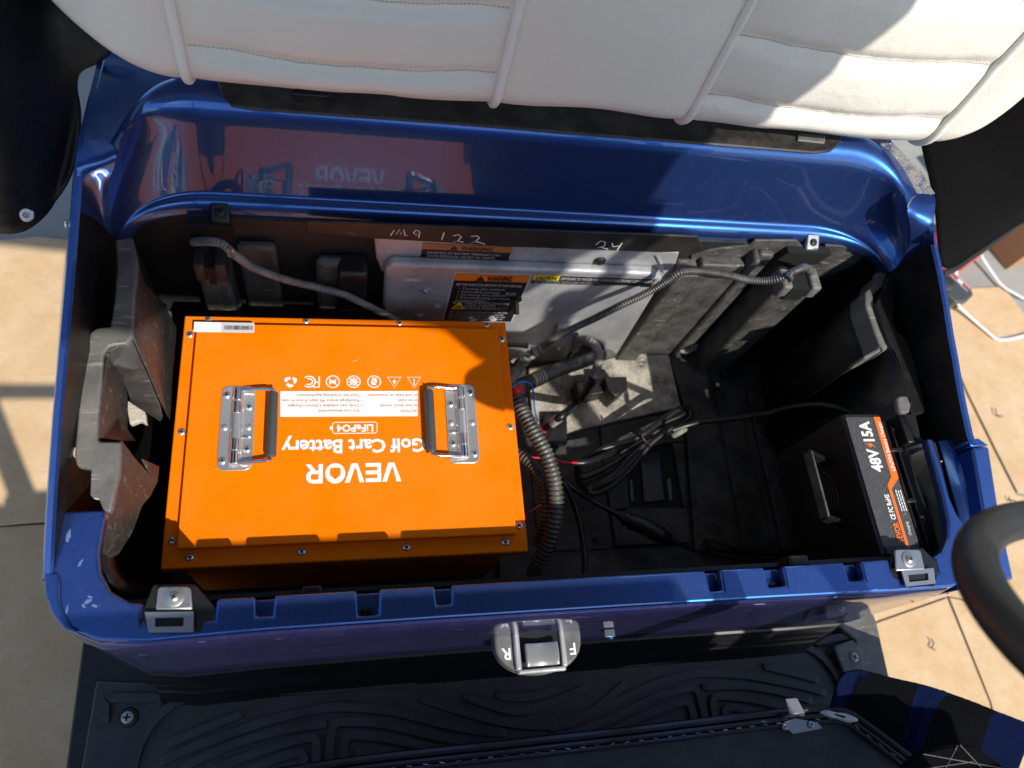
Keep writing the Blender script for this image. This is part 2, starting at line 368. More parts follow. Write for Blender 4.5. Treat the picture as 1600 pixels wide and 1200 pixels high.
# ================================================================== the ground
GZ = -0.65
mb = MB(); mb.grid([[(x, y, GZ) for x in (-30, -4, -1.5, 0, 1.5, 3, 30)] for y in (-30, -4, -1.5, 0, 1.5, 4, 30)])
mb.build('ground', M_conc, kind='structure')
def sheet(label, px, z, group='flattened cardboard sheets on the ground', m_=None, th=.006):
    mb = MB(); mb.extr([P(u, v, z) for u, v in px], (0, 0, th)); return mb.build('cardboard_sheet', m_ or M_card, bevel=.0008, seg=1, label=label, cat='cardboard', group=group)
sheet('sunlit tan cardboard sheet on the ground left of the blue body, upper one', [(-160, 392), (60, 372), (330, 400), (330, 800), (40, 818), (-170, 838)], GZ + .012)
sheet('shaded tan cardboard sheet on the ground at the lower left, below the dark seam', [(-180, 838), (40, 822), (330, 806), (360, 1300), (-240, 1330)], GZ + .002)
sheet('sunlit cardboard sheet right of the blue body with a straight top edge under the strap', [(1300, 480), (1511, 452), (1566, 449), (1650, 560), (1750, 806), (1588, 770), (1554, 703), (1510, 614), (1488, 562), (1300, 600)], GZ + .001)
sheet('sunlit cardboard sheet beside the front right body corner, partly behind the steering wheel', [(1290, 606), (1486, 566), (1507, 616), (1551, 706), (1585, 774), (1760, 814), (1780, 1000), (1620, 958), (1480, 931), (1360, 973), (1240, 1000), (1240, 900)], GZ + .001)
sheet('sunlit cardboard sheet below the front right body corner, touching the striped towel', [(1240, 1006), (1361, 976), (1477.5, 935), (1543, 1097), (1600, 1330), (1240, 1330)], GZ + .001)
sheet('sunlit cardboard sheet at the lower right edge, right of the slanting seam', [(1480.5, 934), (1620, 961), (1790, 1008), (1800, 1330), (1605, 1330), (1546, 1097)], GZ + .001)
# cardboard box
bx = thing('cardboard_box', 'brown cardboard box standing on the concrete at the right edge', 'box', P(1640, 380, GZ))
a = P(1571, 422, GZ); b = P(1680, 380, GZ); dirv = (b - a).normalized(); nv = Vector((-dirv.y, dirv.x, 0))
q = [a, a + dirv * .4, a + dirv * .4 + nv * .34, a + nv * .34]
mb = MB(); mb.extr(q, (0, 0, .16)); mb.build('box_body', M_cardbox, bx, bevel=.002)
mb = MB(); mb.extr([p + Vector((0, 0, .161)) - nv * .0 for p in (q[0], q[1], q[1] + nv * .168, q[0] + nv * .168)], (0, 0, .003)); mb.build('flap', M_card, bx, bevel=.0006)
mb = MB(); mb.extr([p + Vector((0, 0, .161)) for p in (q[0] + nv * .172, q[1] + nv * .172, q[2], q[3])], (0, 0, .003)); mb.build('flap', M_card, bx, bevel=.0006)
# red case
rc = thing('red_case', 'red plastic case on the concrete partly under the right black cover', 'case', P(1490, 410, GZ))
mb = MB(); mb.extr([P(u, v, GZ) for u, v in ((1440, 448), (1500, 424), (1516, 412), (1519, 384), (1500, 360), (1440, 380))], (0, 0, .06)); mb.build('body', M_redp, rc, bevel=.006)
mb = MB(); mb.tube(smooth_path([P(1470, 418, GZ + .064), P(1490, 408, GZ + .075), P(1506, 396, GZ + .064)]), .005, 8); mb.build('handle', M_greyp, rc)
# power-tool battery on the ground
tb = thing('tool_battery', 'dark grey power tool battery with red lettering on the cardboard by the body', 'tool battery', P(1480, 460, GZ))
A = P(1478, 424, GZ + .06); B = P(1519, 464, GZ + .06); ex = (B - A).normalized(); ey = Vector((-ex.y, ex.x, 0)); Lb = (B - A).length
pl = [A + ex * x + ey * y for x, y in ((0, .004), (.006, .03), (Lb - .02, .034), (Lb, .02), (Lb, -.02), (Lb - .02, -.06), (.01, -.06), (0, -.05))]
mb = MB(); mb.extr([p - Vector((0, 0, .055)) for p in pl], (0, 0, .05)); mb.build('case', M_greyp, tb, bevel=.006, seg=3)
mb = MB(); mb.lathe(A + ex * .03 - ey * .04 - Vector((0, 0, .006)), (0, 0, 1), [(0, .026), (.012, .026), (.016, .02)], 20); mb.build('dial', M_blk, tb)
D = Decal(A + ex * .008 + ey * .008 - Vector((0, 0, .0045)), ex, ey, .001)
D.line([(0, 0), (Lb - .03, 0), (Lb - .03, .018), (0, .018)], .002, 0, 0, True); D.rect(.004, .003, .03, .014, 1); D.rect(.033, .004, .052, .013, 2); D.rect(.055, .003, Lb - .036, .014, 1)
D.build('lettering', [M_wht, M_redp, M_wht], tb)
# white strap loop
def zs(u, v, h): return P(u, v, GZ + .012 + h)
mb = MB(); pth = smooth_path([zs(1500, 395, .02), zs(1494, 425, .03), zs(1496, 470, .03), zs(1512, 490, .012), zs(1540, 515, .005), zs(1562, 530, .003), zs(1600, 524, .003), zs(1660, 505, .003)], .01)
L1 = [p + Vector((0, 0, .0)) for p in pth]; wv = .0055
def strap(mb, pth):
    rows = []
    for i, p in enumerate(pth):
        t = (pth[min(i + 1, len(pth) - 1)] - pth[max(i - 1, 0)]).normalized(); s_ = Vector((-t.y, t.x, 0)).normalized() * wv
        rows.append([p - s_, p + s_])
    mb.grid(rows)
strap(mb, pth)
strap(mb, smooth_path([zs(1525, 372, .03), zs(1533, 398, .02), zs(1550, 425, .008), zs(1566, 446, .004), zs(1585, 458, .004), zs(1610, 470, .003), zs(1680, 490, .003)], .01))
mb.build('packing_strap', M_strap, solid=.0012, label='loop of white plastic packing strap lying on the cardboard and concrete', cat='strap')

for k, (pts, lb) in enumerate((([(1555, 638), (1557, 648), (1562, 651), (1567, 650)], 'small dry twig on the cardboard right of the shoulder of the body'), ([(1455, 998), (1459, 1006), (1456, 1012), (1461, 1016)], 'small curled dry twig on the cardboard below the front right corner'), ([(1576, 776), (1579, 784), (1584, 781), (1587, 786)], 'small dry twig on the cardboard just above the steering wheel'))):
    mb = MB(); mb.tube(smooth_path([P(u, v, GZ + .0145) for u, v in pts], .004), .0016, 6); mb.build('twig', mat('dry_brown_twig', (0.16, 0.10, 0.05), .9) if k == 0 else bpy.data.materials['dry_brown_twig'], label=lb, cat='twig', group='dry twigs on the cardboard')
# ================================================================== the cart
cart = thing('golf_cart', 'metallic blue golf cart with its seat base removed and the open black compartment showing', 'golf cart', (0.275, -0.3, GZ))
XC = 0.275; ZL = 0.137
# ---- front rim: flat lip with notches, extruded
def Q(u, v, z=ZL): p = P(u, v, z); return (p.x, p.y)
yo, yi = -0.284, -0.2465
def xin(u, v=932): return P(u, v, ZL).x
notches = [(xin(223, 945), xin(337.6, 942), -.268, 1), (xin(399, 938), xin(428, 936), -.268, 0), (xin(558, 928), xin(592, 925), -.2745, 0), (xin(680, 918), xin(705, 916), -.268, 0),
           (xin(1104, 900), xin(1127, 899), -.2725, 0), (xin(1196, 897), xin(1226, 896), -.2725, 0), (xin(1322, 890), xin(1348, 888), -.2715, 0), (xin(1392, 884), xin(1462, 878), -.268, 1)]
inner = [(-.272, -.142), (-.2735, -.165), (-.274, -.19), (-.270, -.212), (-.258, -.232), (-.238, -.2445)]
for x0, x1, yn, k in notches:
    inner += [(x0, yi), (x0 + .001, yn), (x1 - .001, yn), (x1, yi)]
inner += [(.79, -.2405), (.808, -.222), (.817, -.198), (.822, -.16), (.828, -.075)]
outer = [(.838, -.075), (.836, -.13), (.833, -.165), (.836, -.19), (.848, -.215), (.850, -.245), (.825, -.275), (.79, -.288), (.7, -.2885), (.5, -.286), (.3, -.2845), (.1, -.2835), (-.1, -.2835), (-.22, -.2865), (-.265, -.281), (-.292, -.268), (-.311, -.245), (-.321, -.212), (-.322, -.17), (-.3205, -.142)]
mb = MB(); mb.extr([Vector((x, y, ZL - .016)) for x, y in inner + outer], (0, 0, .016))
front_rim = mb.build('front_rim', M_blue, cart, bevel=.0035, seg=3, bang=40)
# notch floors: a sheet just under the lip
for x0, x1, yn, k in notches:
    if not k: mb = MB(); mb.box(x0 - .004, x1 + .004, yn - .003, yi - .0005, ZL - .034, ZL - .020); mb.build('notch_tray', M_blue, cart, bevel=.002)
for i, (u, v) in ((2, (573, 957)), (5, (1210, 917))):
    p = P(u, v, ZL - .0185); screw(cart, p, (0, 0, 1), .0062, M_black, M_darkslot); mb = MB(); mb.lathe(p + Vector((0, 0, .0015)), (0, 0, 1), [(0, .003), (.0006, .0028)], 12, 0); mb.build('screw_socket', M_steel, cart)
# small plastic tabs standing behind the lip edge
for u, v in ((487, 928), ):
    p = P(u, v, .104); mb = MB(); mb.box(p.x - .011, p.x + .011, yi + .0005, yi + .014, .06, .104); mb.build('tab', M_black, cart, bevel=.002)
p = P(1243, 883, .11); mb = MB(); mb.box(p.x - .013, p.x + .016, yi + .0005, yi + .016, .05, .12); mb.build('tab', M_black, cart, bevel=.003)
# pale scuffs on the front left corner
D = Decal((0, 0, ZL), (1, 0, 0), (0, 1, 0), .0007)
M_scuff = mat('pale_scuffed_paint', (0.10, 0.16, 0.34), .6)
def blob(u, v, ru, rv, rot=0):
    D = Decal((0, 0, ZL), (1, 0, 0), (0, 1, 0), .0007); pts = []
    for k in range(14):
        a_ = 2 * math.pi * k / 14; r_ = 1 + random.uniform(-.25, .25)
        x, y = ru * r_ * math.cos(a_), rv * r_ * math.sin(a_); c, s_ = math.cos(rot), math.sin(rot)
        pts.append(D.loc(P(u + x * c - y * s_, v + x * s_ + y * c, ZL)))
    D.poly(pts, 0); D.build('scuff', M_scuff, cart)
blob(107, 838, 4, 11, .25); blob(137, 940, 7, 3, -.5); blob(148, 947, 5, 2.5, .3); blob(131, 947, 4, 2, .9); blob(141, 933, 4, 1.8, .2); blob(105, 952, 1.6, 8, .2); blob(126, 880, 2, 7, .5)
for u, v, l in ((1320, 927, 12), (1345, 924, 8), (1368, 921, 12), (1395, 921, 16), (1425, 920, 10), (315, 1003, 14), (350, 997, 9), (1305, 933, 6)): blob(u, v, l * .5, .7, -.06)

# ---- front panel under the lip
def outl(off):   # path of the outer edge seen from above, pushed outwards
    base = [(-.322, -.10)] + outer[::-1][1:-6] + [(.860, -.235), (.878, -.19), (.884, -.10)]
    out = []
    for i, p in enumerate(base):
        a_ = Vector(base[max(i - 1, 0)]); b_ = Vector(base[min(i + 1, len(base) - 1)]); t = (b_ - a_).normalized(); out.append(Vector(p) + Vector((t.y, -t.x)) * off)
    return out
def loft(prof, path): return [[(q_.x, q_.y, z) for q_ in path(o)] for o, z in prof]
rows = loft([(-.004, .1208), (.0015, .1205), (.003, .117), (.006, .10), (.008, .06), (.010, .0), (.013, -.06), (.0155, -.11), (.0135, -.135), (.006, -.145)], outl)
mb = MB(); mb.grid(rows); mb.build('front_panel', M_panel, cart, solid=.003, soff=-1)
mb = MB()
kp = [(.010, -.135), (.017, -.138), (.021, -.150), (.0185, -.156), (.0235, -.163), (.0265, -.178), (.0225, -.184), (.0285, -.192), (.032, -.21), (.029, -.216), (.035, -.222), (.042, -.245), (.05, -.27)]
sub = lambda o: [p for p in outl(o)][5:15]
mb.grid(loft(kp, sub)); mb.build('kick_trim', M_black, cart, ang=25)

# ---- sides
def side(sg, pts):
    mb = MB(); rows = []
    for y, z, xo in pts:
        ix = -.0095 if y < .09 else .0012
        rows.append([(xo + sg * .002, y, -.42), (xo + sg * .002, y, z - .02), (xo + sg * .0015, y, z - .006), (xo - sg * .0015, y, z), (xo - sg * .0072, y, z), (xo - sg * .0095, y, z - .004), (xo + sg * ix, y, z - .03), (xo + sg * (ix + .003 if ix < 0 else ix), y, -.42)])
    mb.grid(rows)
    for i in range(len(mb.f)):
        if i % 7 >= 5: mb.m[i] = 1
    return mb.build('side_panel', [M_blue, M_black], cart, ang=24)
def sx_(z): return -.312 - (.285 - z) * .09
side(-1, [(.47, .284, -.300), (.37, .284, -.306)] + [(y, z, sx_(z)) for y, z in ((.255, .281), (.235, .279), (.20, .272), (.13, .250), (.05, .228), (-.055, .200), (-.12, .178), (-.16, .163), (-.19, .150), (-.215, .139))])
XR = .884
rp = []
for u, v in ((1461, 316), (1461, 340), (1464, 370), (1471, 400), (1478, 430), (1486, 475), (1493, 520), (1501, 562), (1509, 610), (1516, 645), (1524, 680), (1529, 694)):
    q_ = PX(u, v, XR + .002); rp.append((q_.y, q_.z, XR))
side(1, rp)
# right front corner: outer shoulder and the dark channel inside it
mb = MB(); t_ = [P(1519, 699, .158), P(1546, 697, .158), P(1562, 800, .146), P(1585, 905, .128), P(1550, 910, .128), P(1537, 800, .146)]
n_ = 6; mb.add([Vector((p.x, p.y, -.1)) for p in t_] + t_, [(5, 4, 3, 2, 1, 0), (6, 7, 8, 11), (11, 8, 9, 10)] + [(k, (k + 1) % 6, 6 + (k + 1) % 6, 6 + k) for k in range(6)]); mb.build('shoulder', M_blue, cart, bevel=.004, seg=3, bang=50)
mb = MB(); t_ = [P(1509, 690, .159), P(1529, 684, .160), P(1546, 696, .1585), P(1519, 698, .1585)]; mb.hexa([p - Vector((0, 0, .04)) for p in t_], t_); mb.build('shoulder_end', M_blue, cart, bevel=.002)
mb = MB(); t_ = [P(1464, 690, .126), P(1512, 686, .13), P(1522, 700, .115), P(1538, 800, .10), P(1552, 905, .10), P(1506, 840, .12)]; mb.add(t_, [(0, 1, 2, 3, 4, 5)]); mb.build('body_channel', M_blue, cart, solid=.004)
# left front corner: low raised pad with an S-shaped crease
mb = MB(); mb.extr([P(u, v, ZL - .002) for u, v in ((71, 897), (93, 897), (97, 912), (96, 935), (100, 955), (112, 978), (128, 992), (104, 985), (85, 962), (73, 930))], (0, 0, .007)); mb.build('shoulder', M_blue, cart, bevel=.005, seg=3)

# ---- rear riser swept round the inner rim
prof = [(-.007, .1165), (-.0098, .118), (-.0102, .121), (-.0088, .128), (-.0058, .1365), (-.002, .1412), (.002, .1420), (.0055, .1428), (.0080, .1445), (.0090, .148), (.0118, .16), (.0141, .17), (.0165, .18), (.0188, .19), (.0210, .20), (.0231, .21), (.0252, .22), (.0272, .23), (.0291, .24), (.0309, .25), (.0323, .258), (.0345, .266), (.0385, .2745), (.0445, .2805), (.052, .2845), (.062, .2862), (.070, .286), (.076, .2835)]
# where each height of the riser meets the corner pillars (image points of the S-shaped edges)
EDGE_L = [(.1165, 206, 377), (.13, 197, 378), (.142, 186, 376), (.150, 181, 372), (.165, 175, 358), (.190, 169, 338), (.215, 166, 317), (.240, 167, 297), (.258, 172, 276), (.270, 178, 259), (.278, 183, 248), (.284, 184, 239), (.2864, 182, 231)]
EDGE_R = [(.1165, 1373, 424), (.13, 1381, 426), (.142, 1388, 426), (.150, 1393, 424), (.165, 1405, 413), (.190, 1417, 397), (.215, 1423, 381), (.240, 1424, 364), (.258, 1421, 348), (.270, 1418, 335), (.278, 1417, 326), (.284, 1419, 319), (.2864, 1423, 312)]
ROLL_L = [(180, 228), (177, 224), (173, 221)]; ROLL_R = [(1426, 309), (1429, 306), (1434, 304)]
def edge(tab, z):
    z = min(max(z, tab[0][0]), tab[-1][0])
    for n_, ((z0, u0, v0), (z1_, u1, v1)) in enumerate(zip(tab, tab[1:])):
        if z0 <= z <= z1_:
            t = (z - z0) / (z1_ - z0); a_ = tab[max(n_ - 1, 0)]; b_ = tab[min(n_ + 2, len(tab) - 1)]
            def cm(p0, p1, p2, p3): return .5 * (2 * p1 + (p2 - p0) * t + (2 * p0 - 5 * p1 + 4 * p2 - p3) * t * t + (3 * p1 - p0 - 3 * p2 + p3) * t ** 3)
            zz = z if (tab is EDGE_L or z < .149) else .149 + (z - .149) * .76
            return P(cm(a_[1], u0, u1, b_[1]), cm(a_[2], v0, v1, b_[2]), zz)
def bez(a_, b_, c_, d_, n):
    return [a_ * (1 - t) ** 3 + b_ * 3 * t * (1 - t) ** 2 + c_ * 3 * t * t * (1 - t) + d_ * t ** 3 for t in [k / n for k in range(n + 1)]]
rw = []
for n_, (o_, z_) in enumerate(prof):
    over = n_ - (len(prof) - 3)                   # the last rows roll over on to the deck
    if over >= 0: eL = P(*ROLL_L[over], .286 - .001 * over); eR = P(*ROLL_R[over], .252 - .001 * over)
    else: eL = edge(EDGE_L, z_); eR = edge(EDGE_R, z_)
    y_ = .287 + o_; a_ = Vector((-.185, y_, z_)); b_ = Vector((.725, y_, z_))
    cl = bez(a_, a_ + Vector((-.6 * (a_.x - eL.x), 0, 0)), Vector((eL.x + (.002 if over < 0 else .02), eL.y + .62 * (y_ - eL.y), eL.z * .7 + z_ * .3)), eL, 18)
    crr = bez(b_, b_ + Vector((.6 * (eR.x - b_.x), 0, 0)), Vector((eR.x - (.002 if over < 0 else .02), eR.y + .62 * (y_ - eR.y), eR.z * .7 + z_ * .3)), eR, 18)
    rw.append(cl[::-1] + [Vector((x, y_, z_)) for x in (-.1, 0, .15, .3, .45, .6, .68)] + crr)
mb = MB(); mb.grid(rw)
rear_panel = mb.build('rear_panel', M_blue, cart, ang=60)
# rear deck behind the riser
lastr = [q_ - Vector((0, 0, .0015)) for q_ in rw[-1]]; nh = len(lastr) // 2; xm = lastr[nh].x
mb = MB(); mb.add(lastr[:nh + 1] + [Vector((xm, .47, .282)), Vector((-.296, .47, .282)), Vector((-.302, .37, .282)), P(121, 220, .284)], [tuple(range(nh + 5))]); mb.build('rear_deck', M_blue, cart, ang=60)
mb = MB(); mb.add(lastr[nh:] + [P(1461, 303, .252), P(1440, 268, .268), Vector((.804, .355, .282)), Vector((.796, .47, .282)), Vector((xm, .47, .282))], [tuple(range(len(lastr) - nh + 5))]); mb.build('rear_deck', M_bluedusty, cart, ang=60)
mb = MB(); mb.extr([P(u, v, .287) for u, v in ((338, 120), (345, 150), (362, 169), (392, 174), (700, 196), (1050, 224), (1270, 242), (1296, 239), (1311, 226), (1316, 205), (1300, 120))], (0, 0, .005)); mb.build('deck_trim', M_blk, cart, bevel=.003, seg=2)
mb = MB(); mb.extr([P(u, v, .293) for u, v in ((455, 150), (515, 154), (515, 140), (455, 138))], (0, 0, .004)); mb.build('deck_pad', M_black, cart, bevel=.002)
mb = MB(); mb.extr([P(u, v, .2925) for u, v in ((1244, 222), (1287, 226), (1288, 214), (1246, 211))], (0, 0, .004)); mb.build('deck_pad', M_ledge, cart, bevel=.002)
# ---- corner pillars with flat tops
def pillar(rows):
    mb = MB(); mb.grid([[P(*q_) for q_ in r] for r in rows]); return mb.build('corner_pillar', M_blue, cart, sub=2, ang=180)
pillar([[(120, 219, .286), (140, 218, .2865), (160, 219, .2865), (176, 224, .286)],
        [(120, 240, .2855), (140, 241, .2857), (162, 240, .2855), (184, 240, .2845)],
        [(120, 258, .283), (139, 260, .282), (160, 258, .281), (180, 256, .2725)],
        [(121, 275, .274), (137, 276, .267), (156, 277, .259), (172, 276, .258)],
        [(122, 296, .265), (139, 298, .250), (155, 301, .236), (167, 297, .240)],
        [(124, 316, .257), (142, 318, .230), (155, 323, .212), (166, 317, .215)],
        [(126, 330, .251), (146, 334, .216), (162, 352, .176), (173, 353, .171)],
        [(126, 334, .249), (148, 339, .21), (167, 361, .163), (182, 373, .148)]])
pillar([[(1462, 305, 0.2531), (1450, 303, 0.2535), (1438, 302, 0.2535), (1429, 305, 0.2531)],
        [(1462, 318, 0.2527), (1448, 320, 0.2529), (1433, 320, 0.2527), (1418, 321, 0.2520)],
        [(1460, 334, 0.2508), (1447, 337, 0.2501), (1433, 337, 0.2493), (1418, 336, 0.2421)],
        [(1459, 348, 0.2455), (1445, 350, 0.2410), (1434, 352, 0.2349), (1422, 350, 0.2326)],
        [(1459, 362, 0.2402), (1446, 362, 0.2303), (1435, 368, 0.2197), (1424, 365, 0.2174)],
        [(1459, 373, 0.2356), (1448, 370, 0.2212), (1434, 384, 0.2014), (1422, 383, 0.1969)],
        [(1460, 381, 0.2318), (1450, 375, 0.2151), (1428, 397, 0.1802), (1413, 402, 0.1741)],
        [(1460, 385, 0.2303), (1451, 378, 0.2106), (1422, 404, 0.1695), (1392, 425, 0.1490)]])
# mounting tabs on the lower rim (left and right), each with a screw
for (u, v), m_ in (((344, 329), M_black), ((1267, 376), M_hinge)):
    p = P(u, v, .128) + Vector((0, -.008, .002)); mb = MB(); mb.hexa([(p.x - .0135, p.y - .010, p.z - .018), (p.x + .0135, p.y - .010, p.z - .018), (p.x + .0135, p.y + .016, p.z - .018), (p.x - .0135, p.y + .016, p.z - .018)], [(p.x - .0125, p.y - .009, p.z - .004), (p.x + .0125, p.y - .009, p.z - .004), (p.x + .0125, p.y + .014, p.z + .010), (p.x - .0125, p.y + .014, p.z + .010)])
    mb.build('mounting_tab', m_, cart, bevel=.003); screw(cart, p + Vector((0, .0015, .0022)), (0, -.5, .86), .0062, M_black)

# ---- seat brackets on the front lip
def bracket(up, scr_, low, slot, blk):
    mb = MB(); zt = ZL + .001
    mb.extr([P(u, v, zt - .004) for u, v in blk], (0, 0, .003), 0); base = mb.build('bracket_base', M_black, cart, bevel=.0015)
    mb = MB(); mb.extr([P(u, v, zt + .004) for u, v in up], (0, 0, .003)); br = mb.build('seat_bracket', M_steel, cart, bevel=.0018, seg=2)
    # lower leaf with a real slot
    o_ = [P(u, v, zt + .003) for u, v in low]; i_ = [P(u, v, zt + .003) for u, v in slot]; h = Vector((0, 0, .0025)); mb = MB()
    for k in range(4):
        j = (k + 1) % 4; mb.hexa([o_[k], o_[j], i_[j], i_[k]], [o_[k] + h, o_[j] + h, i_[j] + h, i_[k] + h])
    mb.build('slotted_leaf', M_steel, br)
    mb = MB(); mb.extr([p - Vector((0, 0, .001)) for p in i_], (0, 0, .0005)); mb.build('slot', M_darkslot, br)
    p = P(*scr_, zt + .007); mb = MB(); mb.lathe(p, (0, 0, 1), [(0, .0105), (.001, .0105), (.0014, .0095)], 20); mb.build('washer', M_steel, br)
    screw(br, p + Vector((0, 0, .0014)), (0, 0, 1), .0052, M_steel)
bracket([(247, 920), (252, 917), (294, 917), (299, 921), (301, 953), (244, 953)], (272, 933), [(227, 957), (303, 956), (303, 988), (233, 989)], [(243, 966), (288, 965), (287, 979), (243, 980)], [(224, 955), (240, 914), (305, 914), (337, 950), (337, 972), (322, 975), (316, 990), (232, 991), (232, 976), (224, 974)])
bracket([(1396, 862), (1400, 859), (1433, 859), (1437, 862), (1443, 890), (1398, 893)], (1420, 874), [(1407, 893), (1457, 888), (1460, 912), (1414, 917)], [(1417, 899), (1448, 896), (1449, 907), (1419, 910)], [(1388, 892), (1394, 857), (1440, 857), (1462, 880), (1463, 902), (1458, 918), (1408, 920), (1406, 908), (1392, 906)])

# ---- direction switch on the front panel
zs_ = 0.0
dsw = MB()
cx = (P(778, 1000, zs_).x + P(905, 995, zs_).x) / 2; wx = .0605
arc = [(cx - wx, -.288)] + [(cx - wx * math.cos(math.pi * k / 16), -.300 - .046 * math.sin(math.pi * k / 16) ** .8) for k in range(17)] + [(cx + wx, -.288)]
dsw.extr([Vector((x, y, zs_ - .03)) for x, y in arc], (0, 0, .026), 0)
sw = dsw.build('direction_switch', mat('grey_speckled_plastic', (0.10, 0.10, 0.098), .42, bump=(900, .4, .0005), dust=((.3, .3, .28), .4, 40, .4, .7)), cart, bevel=.004, seg=3)
fr = MB()
for sx in (-1, 1): fr.hexa([(cx + sx * .0315 - .0045, -.340, zs_ - .004), (cx + sx * .0315 + .0045, -.340, zs_ - .004), (cx + sx * .0315 + .0045, -.288, zs_ - .004), (cx + sx * .0315 - .0045, -.288, zs_ - .004)], [(cx + sx * .0315 - .0035, -.338, zs_ + .004), (cx + sx * .0315 + .0035, -.338, zs_ + .004), (cx + sx * .0315 + .0035, -.288, zs_ + .004), (cx + sx * .0315 - .0035, -.288, zs_ + .004)])
fr.hexa([(cx - .034, -.3445, zs_ - .004), (cx + .034, -.3445, zs_ - .004), (cx + .034, -.337, zs_ - .004), (cx - .034, -.337, zs_ - .004)], [(cx - .032, -.3435, zs_ + .0025), (cx + .032, -.3435, zs_ + .0025), (cx + .032, -.338, zs_ + .0025), (cx - .032, -.338, zs_ + .0025)])
fr.build('bezel', M_alu, sw, bevel=.002, seg=2)
fr = MB(); fr.box(cx - .028, cx + .028, -.337, -.292, zs_ - .0038, zs_ - .002); fr.build('well', M_darkslot, sw)
rk = MB(); n = 9
rk.grid([[(cx - .0235 + .047 * i / n, -.3355 + .028 * j / 4, zs_ + .0035 + .004 * (2 * abs(i / n - .5)) ** 1.5 - .0012 * abs(j - 2)) for j in range(5)] for i in range(n + 1)])
rk.build('rocker', mat('satin_grey_rocker', (0.22, 0.23, 0.235), .28, .2), sw, solid=.006, bevel=.0015)
D = Decal((cx, -.318, zs_ - .0038), (-1, 0, 0), (0, -1, 0), .0006)
D.text('R', .046, -.008, .0145, 0, 0, bold=.02, align='C'); D.text('F', -.046, -.008, .0145, 0, 0, bold=.02, align='C'); D.build('lettering', [M_wht], sw)
# key switch beside it
p = P(965, 997, 0.03)
mb = MB(); mb.lathe((p.x, -.290, -.005), (0, -1, .3), [(0, .009), (.005, .009), (.006, .007)], 18); ks = mb.build('key_switch', M_hinge, cart)
mb = MB(); mb.box(p.x - .007, p.x + .008, -.306, -.296, -.002, .0005); mb.build('key', M_hinge, ks, bevel=.0006)
mb = MB(); mb.lathe((p.x + .004, -.305, -.008), (0, -1, 0), [(0, .003), (.003, .003)], 10); mb.build('key_tip', M_wire_b, ks)

# ---- footwell floor with its right-hand end plate
mb = MB(); mb.box(-.40, .95, -1.0, -.20, -.30, -.279); mb.build('footwell_floor', M_black, cart, bevel=.004)
mb = MB(); mb.extr([P(u, v, -.262) for u, v in ((1290, 968), (1310, 940), (1352, 942), (1364, 975), (1388, 1082), (1345, 1085), (1330, 1000))], (0, 0, .012)); mb.extr([P(u, v, -.25) for u, v in ((1300, 1010), (1330, 1000), (1345, 1020), (1350, 1062), (1320, 1062))], (0, 0, .006))
mb.build('sill_plate', M_ledge, cart, bevel=.003)
for u, v in ((1318, 966), (1334, 1027)): screw(cart, P(u, v, -.244), (0, 0, 1), .008, M_alu)
mb = MB(); mb.box(-.34, .90, -.26, .60, -.36, -.33); mb.build('underbody', M_black, cart)
# ================================================================== the black compartment (tub)
FZ = -0.25
mb = MB(); mb.box(-.275, .845, -.243, .262, FZ - .012, FZ)
tub = mb.build('battery_tub', M_blkfloor, cart)
def slab(name, px, z, h, m_=None, bev=.002, par=None, below=0):
    mb = MB(); mb.extr([P(u, v, z + h) - Vector((0, 0, h + below)) for u, v in px], (0, 0, h + below)); return mb.build(name, m_ or M_blkfloor, par or tub, bevel=bev)
slab('floor_slab', [(938, 667), (1067, 640), (1070, 690), (1050, 691), (974, 708), (941, 712)], FZ, .009)
slab('floor_slab', [(941, 713), (974, 709), (984, 794), (954, 797)], FZ, .009)
slab('floor_slab', [(954, 798), (1068, 793), (1073, 793), (1078, 848), (963, 854)], FZ, .009)
slab('floor_slab', [(1051, 692), (1070, 691), (1074, 792), (1068, 792)], FZ, .009)
slab('floor_slab', [(826, 575), (905, 560), (1044, 548), (1064, 636), (936, 664), (834, 690)], FZ, .0105, M_litdust)
slab('floor_slab', [(1045, 552), (1105, 575), (1120, 650), (1158, 858), (1086, 860), (1074, 690), (1070, 636)], FZ, .012)
slab('floor_slab', [(1115, 604), (1150, 608), (1208, 856), (1163, 858)], FZ, .004)
slab('floor_slab', [(1168, 612), (1180, 606), (1200, 690), (1236, 746), (1262, 858), (1224, 858)], FZ, .012)
slab('front_ledge', [(780, 868), (1290, 862), (1310, 960), (780, 960)], FZ, .014)
slab('floor_block', [(849, 646), (886, 645), (887, 692), (851, 693)], FZ, .024, M_black)
slab('floor_slab', [(826, 700), (936, 676), (958, 858), (842, 862)], FZ, .003)
slab('recess', [(975, 708), (1051, 692), (1068, 792), (985, 794)], FZ - .0005, .001, M_darkslot, 0)
slab('recess_rib', [(1000, 712), (1030, 704), (1040, 782), (1006, 786)], FZ, .006, M_black)
slab('recess_clip', [(984, 750), (988, 749), (991, 782), (986, 784)], FZ, .005, M_ledge, .001)
slab('recess_clip', [(1042, 748), (1048, 747), (1051, 780), (1046, 782)], FZ, .005, M_ledge, .001)
slab('floor_block', [(898, 596), (944, 590), (958, 610), (904, 622)], -.225, .02, M_black, .003, below=.03)
slab('floor_block', [(944, 588), (980, 588), (980, 606), (962, 620), (948, 606)], -.205, .02, M_black, .003, below=.04)
slab('floor_block', [(1128, 572), (1140, 570), (1150, 590), (1132, 588)], FZ, .02, M_black, .004)
